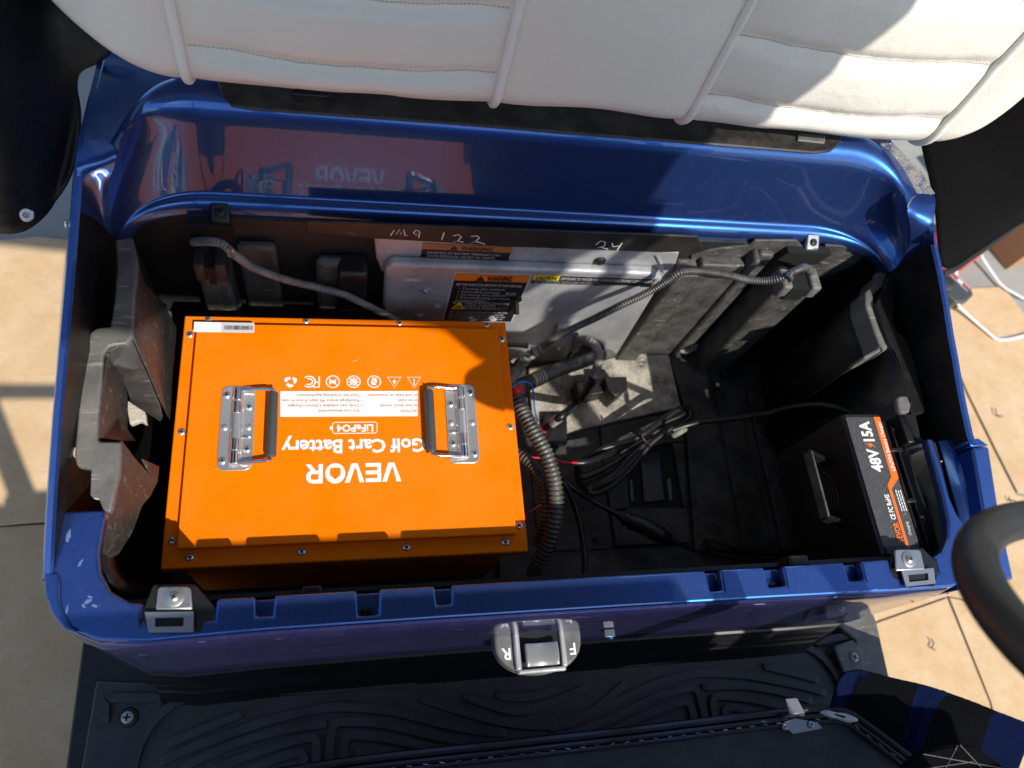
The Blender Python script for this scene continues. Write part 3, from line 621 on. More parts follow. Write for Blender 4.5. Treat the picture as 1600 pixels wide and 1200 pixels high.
# drain hole
p = P(902, 633, FZ + .011); mb = MB(); mb.lathe(p, (0, 0, 1), [(0, .006), (.0006, .006)], 14); mb.build('drain_hole', M_darkslot, tub)
p = P(930, 845, FZ + .004); mb = MB(); mb.lathe(p, (0, 0, 1), [(0, .006), (.0006, .006)], 14); mb.build('drain_hole', M_darkslot, tub)
# front wall, rear wall
mb = MB(); mb.box(-.272, .842, -.2415, -.236, FZ, .102); mb.build('front_wall', M_black, tub)
mb = MB(); mb.box(-.305, .90, .272, .277, FZ - .1, .119); mb.build('rear_wall', M_blk, tub)
mb = MB(); mb.box(.884, .888, .248, .47, -.42, .19); mb.build('corner_wall', M_black, tub)
mb = MB(); mb.box(.852, .90, .262, .271, -.42, .13); mb.build('corner_wall', M_black, tub)
# strip with handwriting just under the blue rim
mb = MB(); mb.extr([PY(u, v, .2560) for u, v in ((480, 346), (1090, 370), (1100, 393), (1029, 394.5), (791, 385.5), (700, 379.5), (585, 373), (480, 362))], (0, .004, 0)); strip = mb.build('upper_strip', M_blk, tub, bevel=.0008)
SYP = .2559
D = Decal(PY(620, 375, SYP), (1, 0, 0), (0, 0, 1), .0006)
def hand(px):
    D.line([D.loc(PY(u, v, SYP)) for u, v in px], .0017, 0)
hand([(610, 368), (616, 359), (619, 366), (624, 358), (626, 366), (631, 358), (633, 368), (637, 367)]); hand([(656, 361), (650, 359), (646, 363), (650, 367), (656, 362), (654, 371)])
hand([(694, 363), (690, 374)]); hand([(708, 368), (716, 366), (721, 370), (714, 377), (707, 378), (716, 376), (724, 378)]); hand([(736, 369), (745, 368), (749, 371), (742, 378), (734, 379), (744, 377), (758, 381)])
hand([(931, 382), (938, 376), (946, 378), (944, 384), (930, 388), (940, 386), (950, 389)]); hand([(956, 379), (958, 385), (968, 384)]); hand([(972, 379), (964, 391)])
D.build('handwriting', [M_chalk], strip)

# ---- right part of the rear wall: upright ribs
def pil(name, xs_top, zt, y0, y1, xs_bot=None, m_=M_rib, bev=.004, zb=FZ):
    xb = xs_bot or xs_top; mb = MB()
    mb.hexa([(xb[0], y0, zb), (xb[1], y0, zb), (xb[1], y1, zb), (xb[0], y1, zb)], [(xs_top[0], y0, zt), (xs_top[1], y0, zt), (xs_top[1], y1, zt), (xs_top[0], y1, zt)])
    return mb.build(name, m_ or M_blk, tub, bevel=bev)
r1 = [PY(1062, 430, .236).x, PY(1094, 432, .236).x]; pil('wall_rib', r1, PY(1080, 431, .236).z, .236, .272, [r1[0] - .002, r1[1] + .006])
x2 = PY(1150, 440, .246).x; pil('wall_rib', (r1[1] + .002, x2), .085, .250, .2715)
pil('wall_rib', (x2 + .001, x2 + .012), .112, .243, .2712, bev=.005)
pil('wall_rib', (x2 + .013, x2 + .04), .112, .256, .2705, bev=.005)
xk = [PY(1218, 452, .214).x, PY(1276, 452, .214).x]; zk = PY(1240, 450, .214).z
pil('keyhole_bracket', xk, zk, .214, .2712, [xk[0] + .004, xk[1] - .004], bev=.006)
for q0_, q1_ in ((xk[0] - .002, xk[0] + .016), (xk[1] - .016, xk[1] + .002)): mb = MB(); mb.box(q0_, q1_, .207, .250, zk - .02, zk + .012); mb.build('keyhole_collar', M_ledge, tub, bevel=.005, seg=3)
mb = MB(); mb.box(xk[0] + .018, xk[1] - .018, .209, .262, zk - .03, zk + .004); mb.build('keyhole', M_darkslot, tub)
mb = MB(); mb.hexa([(xk[0] - .01, .255, zk + .01), (xk[1] + .004, .255, zk + .01), (xk[1] + .004, .271, zk + .01), (xk[0] - .01, .271, zk + .01)], [(xk[0] + .0, .255, zk + .042), (xk[1] + .012, .255, zk + .042), (xk[1] + .012, .271, zk + .042), (xk[0], .271, zk + .042)]); mb.build('keyhole', M_darkslot, tub)
# upper sheet with the rounded cut-out above the ribs
mb = MB(); mb.extr([PY(u, v, .268) for u, v in ((1080, 400), (1100, 393), (1125, 388), (1170, 384), (1180, 376), (1245, 376), (1262, 396), (1285, 398), (1290, 383), (1320, 386), (1346, 395), (1348, 404), (1335, 415), (1290, 432), (1100, 440), (1080, 412))], (0, .004, 0)); mb.build('wall_sheet', M_rib, tub, bevel=.001)
# ---- left keyhole bracket in the shade
xl = [PY(303, 415, .222).x, PY(352, 420, .222).x]; zl = PY(325, 418, .222).z
pil('keyhole_bracket', xl, zl, .222, .2712, [xl[0] - .004, xl[1] + .004], bev=.006)
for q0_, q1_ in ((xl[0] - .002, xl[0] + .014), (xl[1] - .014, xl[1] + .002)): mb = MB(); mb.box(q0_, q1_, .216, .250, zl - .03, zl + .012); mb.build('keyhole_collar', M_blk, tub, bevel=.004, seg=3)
mb = MB(); mb.box(xl[0] + .016, xl[1] - .016, .219, .262, zl - .04, zl + .002); mb.build('keyhole', M_darkslot, tub)
mb = MB(); mb.box(xl[0] - .004, xl[1] + .01, .258, .2715, zl + .012, zl + .05); mb.build('keyhole', M_darkslot, tub)
pil('wall_rib', (-.165, -.11), .075, .255, .2712, bev=.006); pil('wall_rib', (-.055, -.005), .05, .248, .2712, bev=.012)
mb = MB(); mb.box(-.022, .022, .232, .272, -.16, .05); mb.build('wall_box', M_black, tub, bevel=.006)
# ---- right wall and its flange
def wall(name, px, z, zb, m_=None, bev=0):
    t = [P(u, v, z) for u, v in px]; mb = MB(); mb.grid([[Vector((p.x, p.y, zb)) for p in t], t]); return mb.build(name, m_ or M_blk, tub, solid=.003, soff=0)
band = [(1371, 424), (1388, 426), (1380, 447), (1364, 460), (1366, 475), (1378, 510), (1389, 536), (1386, 546), (1376, 549), (1352, 561), (1349, 556), (1370, 544), (1374, 539), (1363, 508), (1352, 476), (1352, 455), (1364, 446)]
slab('flange_edge', band, .098, .012, M_ledge, .0025, below=.03)
wall('side_wall', [(1366, 425), (1361, 449), (1353, 457), (1354, 476), (1365, 508), (1376, 545), (1353, 558)], .099, FZ, M_black)
slab('flange', [(1388, 430), (1400, 430), (1396, 505), (1402, 518), (1414, 526), (1428, 560), (1447, 638), (1444, 645), (1431, 648), (1441, 690), (1420, 692), (1404, 646), (1424, 646), (1422, 612), (1398, 546), (1391, 537), (1380, 510), (1368, 475), (1382, 448)], .108, .01, M_black, .002, below=.04)
slab('flange_pad', [(1401, 622), (1406, 618), (1418, 618), (1424, 632), (1422, 644), (1410, 646), (1404, 640)], .122, .010, M_ledge, .003)
wall('side_wall', [(1391, 545), (1424, 612), (1412, 645), (1441, 688), (1462, 692), (1480, 770), (1497, 835), (1488, 862), (1462, 885)], .124, FZ, M_black)
q0 = PX(1255, 552, .838); mb = MB(); mb.extr([PX(u, v, .836) for u, v in ((1253, 556), (1281, 546), (1284, 566), (1257, 577))], (.02, 0, 0)); mb.build('wall_hole', M_darkslot, tub)
mb = MB(); mb.box(.832, .838, -.23, .20, FZ, -.06); mb.build('lower_side_wall', M_black, tub)
# ---- left flange, ramp and skirt
lz = .145
slab('flange', [(179, 374), (206, 370), (215, 408), (211, 450), (207, 525), (198, 537), (172, 540), (161, 552), (158, 600), (153, 645), (151, 686), (158, 690), (189, 690), (186, 740), (173, 801), (161, 797), (153, 776), (140, 775), (142, 732), (120, 728), (116, 712), (124, 620), (136, 535), (140, 520), (150, 512), (172, 510), (178, 470), (182, 420)], lz, .008, M_ledge, .0025, below=.004)
mb = MB(); mb.lathe(P(183, 520, lz + .0005), (0, 0, 1), [(0, .0085), (.0005, .0085)], 20); mb.build('moulded_ring', M_blk, tub)
mb = MB(); pb = P(129, 706, lz + .0005); mb.lathe(pb, (0, 0, 1), [(0, .010), (.001, .0095), (.0014, .005)], 12); mb.build('dirt_spot', M_crumb, tub)
mb = MB(); pb = P(155, 770, lz + .0005); mb.lathe(pb, (0, 0, 1), [(0, .008), (.001, .0075), (.0014, .004)], 12); mb.build('dirt_spot', M_crumb, tub)
def patch(name, rows, m_, sub_=2, solid=.003, par=None, ang=40):
    mb = MB(); mb.grid([[P(*q_) for q_ in r] for r in rows]); return mb.build(name, m_, par or tub, sub=1, solid=solid, ang=ang)
def facet(name, polys, m_=None, par=None):
    mb = MB()
    for pl in polys: mb.add([P(*q_) for q_ in pl], [tuple(range(len(pl)))])
    bm = bmesh.new(); vs = [bm.verts.new(v) for v in mb.v]
    for f in mb.f: bm.faces.new([vs[k] for k in f])
    bmesh.ops.remove_doubles(bm, verts=bm.verts, dist=.0012); bmesh.ops.triangulate(bm, faces=bm.faces); bm.verts.index_update()
    m2 = MB(); m2.v = [tuple(v.co) for v in bm.verts]; m2.f = [[v.index for v in f.verts] for f in bm.faces]; m2.m = [0] * len(m2.f); bm.free()
    return m2.build(name, m_ or M_wall, par or tub, solid=.003, ang=16, bevel=.0016, seg=2, bang=18)
A_ = lz + .004
facet('side_wall', [[(212, 408, A_), (208, 450, A_), (205, 527, A_), (226, 574, .112), (227, 520, .10), (224, 445, .10)],
                    [(224, 445, .10), (227, 520, .10), (226, 574, .112), (251, 632, .052), (258, 646, .0), (264, 560, -.03), (266, 500, -.03), (250, 470, .01)],
                    [(250, 470, .01), (266, 500, -.03), (264, 560, -.03), (258, 646, .0), (284, 690, FZ), (296, 640, FZ), (300, 560, -.2)]])
facet('ramp', [[(167, 547, A_), (205, 527, A_), (226, 574, .112), (205, 575, .118), (172, 567, .13)], [(172, 567, .13), (205, 575, .118), (226, 574, .112), (251, 632, .052), (204, 620, .062), (190, 585, .10)],
               [(204, 620, .062), (251, 632, .052), (255, 650, .03), (252, 657, .02), (203, 624, .05)]])
facet('pocket_wall', [[(167, 547, A_), (172, 567, .13), (190, 585, .10), (197, 617, .062), (196, 672, .05), (181, 652, .075), (151, 684, A_ - .002), (153, 640, A_ - .002)],
                      [(151, 684, A_ - .002), (181, 652, .075), (196, 672, .05), (210, 690, .0), (190, 690, .10)]])
facet('skirt', [[(187, 688, A_), (180, 747, A_), (156, 812, .130), (152, 868, .120), (165, 868, .082), (182, 820, .088), (201, 760, .096), (207, 715, .102)],
                [(207, 715, .102), (201, 760, .096), (182, 820, .088), (165, 868, .082), (157, 880, .07), (183, 864, .052), (204, 831, .046), (219, 790, .05), (234, 744, .052)],
                [(219, 717, .075), (246, 729, .03), (243, 753, .03), (232, 775, .035), (219, 790, .05), (234, 744, .052)]])
mb = MB(); mb.extr([P(u, v, .0) for u, v in ((199, 628), (230, 648), (232, 667), (222, 662), (206, 668))], (0, 0, .012)); mb.build('lit_ground_block', M_crumb, tub, bevel=.002)  # pale block in place of sunlit ground seen through a gap
for u, v, zz in ((262, 470, -.06),): patch('wall_sun_patch', [[(250, 492, -.05), (262, 484, -.05), (268, 486, -.06)], [(252, 520, -.08), (262, 518, -.07), (268, 520, -.09)], [(256, 560, -.10), (262, 556, -.09), (268, 570, -.11)]], M_ledge, 1)  # pale grey sheet painting the sun patch on the left wall
patch('front_corner_wall', [[(157, 812, .118), (152, 868, .118), (166, 915, .118), (196, 937, .118)], [(200, 840, FZ), (210, 880, FZ), (226, 900, FZ), (250, 915, FZ)]], M_black, 2)
# ---- metal controller cover on the rear wall
cy = .258
mb = MB(); mb.extr([PY(u, v, cy) for u, v in ((584, 370), (1062, 394), (1050, 432), (1040, 440), (596, 425), (588, 405))], (0, .008, 0)); cover = mb.build('controller_cover', M_alu, cart, bevel=.003)
by = .240
mb = MB(); mb.extr([PY(u, v, by) for u, v in ((612, 413), (1020, 428), (1036, 436), (1032, 446), (946, 585), (760, 590), (606, 520), (598, 480), (601, 422))], (0, .018, 0)); mb.build('cover_box', M_alu, cover, bevel=.006, seg=3)
mb = MB(); mb.tube([PY(1026, 398, cy - .001), PY(1038, 424, cy - .001)], .003, 8); mb.build('cover_crease', M_alu, cover)
for u, v, r_ in ((937, 407, .010),): screw(cover, PY(u, v, cy), (0, -1, 0), r_, M_black)
for u, v, r_ in ((665, 454, .007), (682, 479, .0075), (655, 493, .006), (860, 484, .0065)):
    p = PY(u, v, by); mb = MB(); mb.lathe(p, (0, -1, 0), [(0, r_ * 1.25), (.001, r_ * 1.2), (.0015, r_ * .8), (.004, r_ * .7)], 14); mb.build('rivet', M_alu, cover); 
screw(cover, PY(665, 455, by - .004), (0, -1, 0), .004, M_zinc, hexh=True)
# faint embossed oval mark
D = Decal(PY(644, 437, by), (1, 0, 0), (0, 0, 1), .0005); D.line([(.014 * math.cos(k * .3142), .006 * math.sin(k * .3142)) for k in range(20)], .001, 0, 0, True); D.rect(-.009, -.0025, .009, .0025, 0); D.build('embossed_mark', [M_lsil], cover)
# cable opening: dark arch with rim
pc = PY(918, 548, by - .001); mb = MB(); ar = [pc + Vector((.030 * math.cos(a_), 0, .032 * math.sin(a_))) for a_ in [math.pi * k / 14 for k in range(15)]]
mb.extr([pc + Vector((.030, 0, -.05)), *ar, pc + Vector((-.030, 0, -.05))][::1], (0, -.001, 0)); mb.build('cable_opening', M_darkslot, cover)
mb = MB(); mb.tube([pc + Vector((.030, -.002, -.05))] + [p + Vector((0, -.002, 0)) for p in ar] + [pc + Vector((-.030, -.002, -.05))], .004, 8); mb.build('cable_grommet', M_black, cover)
mb = MB(); mb.extr([PY(u, v, by - .012) for u, v in ((872, 513), (905, 513), (906, 532), (890, 546), (860, 540))], (0, .012, 0)); mb.build('cable_clamp', M_alu, cover, bevel=.002)
# warning labels
D = Decal(PY(660, 378, cy), (1, 0, 0), (0, 0, 1), .0006)
def L3(u, v): return D.loc(PY(u, v, cy))
W0 = L3(661, 379); W1 = L3(789, 421); 
def label_short(D, x0, x1, y1, y0):
    w_ = x1 - x0; hh = y1 - y0
    D.poly([(x0, y1), (x0, y0 + .006), (x0 + .006, y0), (x1 - .001, y0), (x1, y1)][::-1], 0)
    D.rect(x0, y1 - hh * .24, x1, y1, 1, 1)
    t = hh * .2; c = x0 + w_ * .30
    D.poly([(c, y1 - hh * .21), (c + t, y1 - hh * .21), (c + t / 2, y1 - hh * .03)], 0, 2); D.rect(c + t * .46, y1 - hh * .15, c + t * .54, y1 - hh * .09, 1, 3)
    D.text('WARNING', c + t * 1.3, y1 - hh * .205, hh * .15, 0, 2, width=w_ * .36, bold=.02)
    D.text('SHORTING OF BATTERY TERMINALS CAN', x0 + w_ * .06, y1 - hh * .40, hh * .095, 2, 2, width=w_ * .82)
    D.text('CAUSE PERSONAL INJURY OR DEATH.', x0 + w_ * .06, y1 - hh * .54, hh * .095, 2, 2, width=w_ * .78)
    D.text('\u2022 When removing component mounting plate,', x0 + w_ * .08, y1 - hh * .68, hh * .075, 2, 2, width=w_ * .70)
    D.text('do not place directly on top of batteries.', x0 + w_ * .11, y1 - hh * .81, hh * .075, 2, 2, width=w_ * .70)
    x = x0 + w_ * .3
    while x < x0 + w_ * .70:
        b = random.uniform(.0008, .002); D.rect(x, y0 + hh * .02, x + b, y0 + hh * .09, 3, 2); x += b + random.uniform(.0005, .001)
label_short(D, W0[0], W1[0], W0[1], W1[1])
D.build('warning_label', [M_lblk, M_lfade, M_lgrey, M_foil], cover, label='upper black and orange warning label about shorting terminals')
D = Decal(PY(713, 426, by), (1, 0, 0), (0, 0, 1), .0006)
a0 = D.loc(PY(712, 426, by)); a1 = D.loc(PY(828, 431, by)); hh = a0[1] - D.loc(PY(697, 500, by))[1]; wd = a1[0] - a0[0]; y1 = a0[1]; x0 = a0[0]; x1 = x0 + wd; y0 = y1 - hh
D.rect(x0 - .002, y0 - .002, x1 + .002, y1 + .002, 4); D.rect(x0, y0, x1, y1, 0, 1); D.rect(x0, y1 - hh * .13, x1, y1, 1, 2)
c = x0 + wd * .28; t = hh * .1; D.poly([(c, y1 - hh * .12), (c + t, y1 - hh * .12), (c + t / 2, y1 - hh * .02)], 0, 3); D.text('WARNING', c + t * 1.2, y1 - hh * .115, hh * .095, 0, 3, width=wd * .34, bold=.03)
D.text('SET THE RUN/TOW SWITCH TO TOW BEFORE:', x0 + wd * .04, y1 - hh * .225, hh * .05, 3, 3, width=wd * .9, bold=.02)
for k, tt in enumerate(('\u2022 Towing this vehicle', '\u2022 Extended storage', '\u2022 Servicing this vehicle', '\u2022 Disconnecting or connecting', '  battery cables')): D.text(tt, x0 + wd * .09, y1 - hh * (.30 + .062 * k), hh * .042, 3, 3)
D.text('RUN', x0 + wd * .76, y1 - hh * .40, hh * .07, 3, 3, width=wd * .14)
D.poly([(x0 + wd * .05, y1 - hh * .72), (x0 + wd * .26, y1 - hh * .72), (x0 + wd * .155, y1 - hh * .555)], 2, 3)
for k in range(5): D.line([(x0 + wd * (.11 + .02 * k), y1 - hh * .70), (x0 + wd * (.155 + .012 * (k - 2)), y1 - hh * .63)], .0008, 0, 4)
for k, tt in enumerate(('BATTERY EXPLOSION', 'CAN CAUSE', 'SERIOUS INJURY')): D.text(tt, x0 + wd * .46, y1 - hh * (.60 + .055 * k), hh * .045, 3, 3, align='C')
for k in range(4):
    x = x0 + wd * .05
    while x < x0 + wd * .82:
        b = random.uniform(.003, .009); D.rect(x, y1 - hh * (.79 + .05 * k), x + b, y1 - hh * (.775 + .05 * k), 3, 3); x += b + .0016
for cx_, cy_ in ((.38, .90), (.45, .94), (.42, .97), (.68, .88), (.72, .93)):
    D.disc(x0 + wd * cx_, y1 - hh * cy_, wd * random.uniform(.03, .055), 4, 4, 7)
wl = D.build('warning_label', [M_lblk, M_lorg, M_lyel, M_lgrey, M_lsil], cover, label='large black and orange warning label with yellow triangle and RUN switch')
p = PY(806, 466, by - .001); mb = MB(); mb.lathe(p, (0, -1, .0), [(0, .0105), (.004, .010), (.006, .0065)], 18); mb.tube([p, p + Vector((.004, -.014, -.018)), p + Vector((.0045, -.016, -.022))], [.0055, .0042, .0048], 12); mb.build('toggle_switch', M_black, cover)
D = Decal(PY(833, 430, by), (1, 0, 0), (0, 0, 1), .0006)
a0 = D.loc(PY(834, 430, by)); a1 = D.loc(PY(1029, 438, by)); hh = a0[1] - D.loc(PY(832, 443, by))[1]; x0 = a0[0]; wd = a1[0] - x0 - .006; y1 = a0[1] + .001
D.rect(x0, y1 - hh, x0 + wd, y1, 0); D.rect(x0, y1 - hh * .52, x0 + wd * .21, y1 + .001, 1, 1); D.text('CAUTION', x0 + wd * .02, y1 - hh * .43, hh * .36, 0, 2, width=wd * .17, bold=.03)
D.text('EXPOSURE TO WATER MAY DAMAGE ELECTRONIC COMPONENTS', x0 + wd * .225, y1 - hh * .42, hh * .30, 2, 1, width=wd * .76, bold=.02)
D.text('\u2022 Do not direct water stream in the area of this plate.', x0 + wd * .01, y1 - hh * .72, hh * .19, 2, 1, width=wd * .55); D.text('\u2022 See vehicle service manual before servicing.', x0 + wd * .01, y1 - hh * .95, hh * .19, 2, 1, width=wd * .5)
x = x0 + wd * .57
while x < x0 + wd * .9:
    b = random.uniform(.0008, .002); D.rect(x, y1 - hh * .98, x + b, y1 - hh * .84, 2, 1); x += b + random.uniform(.0006, .0014)
D.build('caution_label', [M_lblk, M_lyel, M_lgrey], cover)
# ================================================================== seat back
SX = .302                                        # seat centre
pip = [-.19, .170, .428, .800]                   # piping lines
def seat_pt(x, h):
    dx = abs(x - SX); e = max(0, (dx - .50) / .20); e = min(e, 1.0)
    zb = .318 + .016 * max(0, (abs(dx) / .5)) ** 2 * 0 + .115 * e ** 1.7
    if .170 < x < .428: zb += .010 * math.sin(math.pi * (x - .170) / .258) ** 2
    y = .300 + .13 * e ** 2.0 + .055 * h
    r = .045
    if h < r: y += r - math.sqrt(max(0, r * r - (r - h) ** 2))
    # puffed panels between the pipings
    k = sorted([-.40] + pip + [1.0])
    for a_, b_ in zip(k, k[1:]):
        if a_ <= x <= b_:
            t = (x - a_) / (b_ - a_); pu = 1 - abs(2 * t - 1) ** 3.0
            y -= .012 * pu * min(1, (h + .01) / .05)
            if (a_, b_) in ((pip[0], pip[1]), (pip[2], pip[3])):      # quilted: seams every 8.6 cm
                sag = .010 * (1 - (2 * t - 1) ** 2)
                hq = (h + sag - SEAM0) / SEAMD; d = abs(hq - round(hq)) * SEAMD
                if round(hq) >= 0: y += (.0105 * math.exp(-(d / .0105) ** 2) + .004 * math.exp(-d / .03)) * min(1, pu * 1.4 + .15) + (.0004 * math.sin(x * 310 + 2 * math.sin(x * 47)) + .0005 * math.sin(x * 143 + 1.3)) * math.exp(-(d / .016) ** 2) * min(1, pu * 1.4)
    y += .0022 * math.sin(9.1 * x + 11 * h) * math.sin(13.7 * h - 5 * x + 1) + .0009 * math.sin(31 * x + 17 * h + 2 * math.sin(12 * x)) 
    return Vector((x, y, zb + h))
SEAM0 = .066; SEAMD = .088
xs = [-.395 + 1.392 * i / 230 for i in range(231)]
hs = [.0 + .045 * (1 - math.cos(math.pi / 2 * i / 8)) for i in range(8)] + [.045 + .60 * i / 150 for i in range(151)]
rows = [[seat_pt(x, h) for x in xs] for h in hs]
mb = MB()
under = [[Vector((p.x, p.y + .09, p.z + .004)) for p in rows[0]], [Vector((p.x, p.y + .03, p.z - .0006)) for p in rows[0]]]
top = [[Vector((p.x, p.y + .09, p.z)) for p in rows[-1]]]
mb.grid(under + rows + top)
seat = mb.build('seat_back', M_seat, cart, ang=180)
mb = MB(); bk = [[Vector((x, seat_pt(x, 0).y + .085, seat_pt(x, 0).z)) for x in xs[::6]], [Vector((x, seat_pt(x, .64).y + .085, seat_pt(x, .64).z)) for x in xs[::6]]]; mb.grid(bk); mb.build('back_cover', M_vin, seat, solid=.01)
for x in pip:
    mb = MB(); pts = [seat_pt(x, 0) + Vector((0, .045, -.001))] + [seat_pt(x, h) + Vector((0, -.0025, -.0015 if h < .02 else 0)) for h in hs[::3]]
    mb.tube(smooth_path(pts, .008), .0058, 10); mb.build('piping', M_pipe, seat)
for a_, b_ in ((pip[0], pip[1]), (pip[2], pip[3])):
    for k in range(0, 6):
        mb = MB(); n = 74; pr = None
        for i in range(n):
            t0 = (i + .12) / n; t1 = (i + .80) / n; pp = []
            for t in (t0, t1):
                x = a_ + (b_ - a_) * (.025 + .95 * t); tt = (x - a_) / (b_ - a_); h = SEAM0 + SEAMD * k - .010 * (1 - (2 * tt - 1) ** 2)
                pp.append(seat_pt(x, h) + Vector((0, -.0006, 0)))
            mb.tube(pp, .0007, 5)
        mb.build('stitching', M_thread, seat)

# ================================================================== steering wheel, column, cowl, roof
wc = Vector((.5927, -.405, .602)); th, ph = .7414, .0693
wn = Vector((math.sin(th) * math.sin(ph), math.sin(th) * math.cos(ph), math.cos(th))); e1 = wn.cross(Vector((0, 0, 1))).normalized(); e2 = wn.cross(e1)
mb = MB(); N = 120; ring = [wc + (e1 * math.cos(2 * math.pi * k / N) + e2 * math.sin(2 * math.pi * k / N)) * .1752 for k in range(N + 1)]
mb.tube(ring, .0165, 20, caps=False); sw_ = mb.build('steering_wheel', M_wheel, cart)
mb = MB(); mb.lathe(wc - wn * .05, wn, [(0, .03), (.03, .045), (.045, .045), (.05, .03)], 24); mb.build('hub', M_black, sw_, bevel=.002)
for a_ in (0, math.pi, math.pi * 1.5):
    d_ = e1 * math.cos(a_) + e2 * math.sin(a_); mb = MB(); mb.tube([wc - wn * .02 + d_ * .03, wc - wn * .012 + d_ * .10, wc + d_ * .175], [.012, .010, .008], 10); mb.build('spoke', M_black, sw_)
mb = MB(); mb.tube([wc - wn * .04, wc - wn * .40, wc - wn * .46 + Vector((0, -.02, -.05)), Vector((.60, -.86, .10))], [.022, .022, .02, .02], 16); mb.build('steering_column', M_black, cart)
mb = MB(); mb.extr([(-.235, y, z) for y, z in ((-.80, -.28), (-.80, .53), (-.86, .54), (-1.05, .42), (-1.45, .18), (-1.50, -.25))], (1.055, 0, 0)); cowl = mb.build('front_cowl', M_blue, cart, bevel=.02, seg=4)
for x0, x1, zz in ((.82, 1.085, .40), (-.47, -.237, .515)):
    mb = MB(); mb.extr([(x0, y, z) for y, z in ((-.81, -.30), (-.81, zz), (-1.0, zz + .03), (-1.38, .12), (-1.44, -.25))], (x1 - x0, 0, 0)); mb.build('shade_fender', M_blue, cart, bevel=.02, seg=3)  # unseen fenders, width and height shaped to throw shade on ground and footwell
mb = MB(); mb.box(-.225, .655, -.804, -.796, .776, .817); mb.build('windshield_shade_rail', M_black, cart, bevel=.004)  # unseen bar set by its shadow stripe, cut short to leave right lip lit
for x, wd in ((-.232, .05), (.862, .05)):
    mb = MB(); mb.tube([Vector((x + wd / 2 * (1 if x < 0 else 1), -.80, .30)), Vector((x + wd / 2, -.80, .9)), Vector((x + wd / 2, -.86, 1.36))], .024, 14); mb.build('roof_strut', M_black, cart)
for x in (-.25, .83):
    mb = MB(); mb.tube([Vector((x, .52, .25)), Vector((x, .56, .8)), Vector((x, .62, 1.36))], .02, 14); mb.build('roof_strut', M_black, cart)
ro = [(-.44, -.80), (-.40, -.84), (.10, -.885), (.60, -.905), (.66, -.915), (.71, -.965), (.765, -.99), (.795, -.965), (.80, -.87), (.825, -.81), (.85, -.755), (.895, -.715), (.905, -.66), (.885, -.56), (.925, -.50), (.945, -.33), (.93, .2), (.93, 1.0), (.88, 1.06), (-.40, 1.06), (-.45, 1.0)]  # unseen roof, outline and front corner shaped to cast the shade edges
mb = MB(); mb.extr([(x, y, 1.35) for x, y in ro], (0, 0, .05)); mb.build('roof', M_roof, cart, bevel=.008, seg=2)

mb = MB(); mb.box(.905, .938, -.96, -.66, 1.352, 1.385); mb.build('roof_shade_bar', M_roof, cart, bevel=.004)  # added unseen bar that throws one shadow band on the metal cover
for x in (-.215, .775):
    for y in (.62, -1.22):
        mb = MB(); mb.lathe((x - .085, y, GZ + .222), (1, 0, 0), [(0, .13), (.0, .19), (.012, .214), (.03, .222), (.14, .222), (.158, .214), (.17, .19), (.17, .13)], 36); wh = mb.build('wheel', M_rub, cart)
        mb = MB(); mb.lathe((x - .08, y, GZ + .222), (1, 0, 0), [(0, .03), (.0, .10), (-.004, .128), (.16, .128), (.164, .10), (.164, .03)], 28); mb.build('rim', M_zinc, wh)
# ================================================================== rubber mat in the footwell
MZ = -.268
mat_px = [(150, 1064), (190, 1066), (640, 1066), (1000, 1035), (1285, 1008), (1318, 1012), (1334, 1040), (1352, 1090)]
mb = MB(); pl = [P(u, v, MZ) for u, v in mat_px] + [Vector((.95, -.92, MZ)), Vector((-.40, -.92, MZ))]
mb.extr([p - Vector((0, 0, .009)) for p in pl], (0, 0, .009)); fm = mb.build('floor_mat', M_mat, bevel=.003, label='black rubber floor mat with raised curved treads in front of the compartment', cat='floor mat')
mb = MB(); 
def mir(p): return Vector((2 * XC - p.x, p.y, p.z))
RN = [0]
def rib(px, both=True, r=.0085):
    pts = smooth_path([P(u, v, MZ + .0006) for u, v in px], .006)
    for q_ in ((pts, [mir(p) for p in pts]) if both else (pts,)):
        RN[0] += 1; n0 = len(mb.v); mb.tube(q_, [r * .7] + [r] * (len(q_) - 2) + [r * .7], 4, ph=math.pi / 4)
        for i in range(n0, len(mb.v)): x, y, z = mb.v[i]; mb.v[i] = (x, y, MZ + (z - MZ) * (1.05 + .012 * RN[0]))
for px in ([(657, 1091), (740, 1117), (805, 1131), (860, 1132), (920, 1113), (978, 1067)], [(725, 1087), (772, 1104), (808, 1111), (847, 1103), (919, 1073)], [(774, 1085), (805, 1090), (837, 1087), (872, 1076)],
           ): rib(px, False)
for px in ([(261, 1163), (320, 1138), (378, 1116)], [(250, 1191), (300, 1168), (350, 1150), (420, 1126), (500, 1108), (540, 1105), (610, 1111), (688, 1130), (756, 1143), (790, 1144)],
           [(285, 1199), (330, 1178), (380, 1158), (440, 1141), (510, 1130)], [(514, 1200), (516, 1160), (520, 1138), (528, 1129), (560, 1128), (610, 1133), (690, 1152), (772, 1162), (800, 1161)],
           [(536, 1200), (538, 1162), (546, 1150), (580, 1150), (640, 1160), (720, 1178), (790, 1184)], [(558, 1200), (560, 1180), (568, 1172), (620, 1178), (700, 1196)], [(578, 1204), (582, 1194), (630, 1198)],
           [(330, 1204), (400, 1176), (450, 1160), (484, 1152), (494, 1160), (494, 1200)], [(390, 1204), (440, 1182), (466, 1176), (474, 1182), (474, 1204)], [(208, 1210), (214, 1180), (226, 1150), (252, 1116), (290, 1092), (350, 1083), (480, 1078), (650, 1066)],
           [(166, 1130), (166, 1098), (176, 1091), (250, 1091), (258, 1096)]): rib(px, True)
mb.build('tread', M_mat, fm, ang=50)
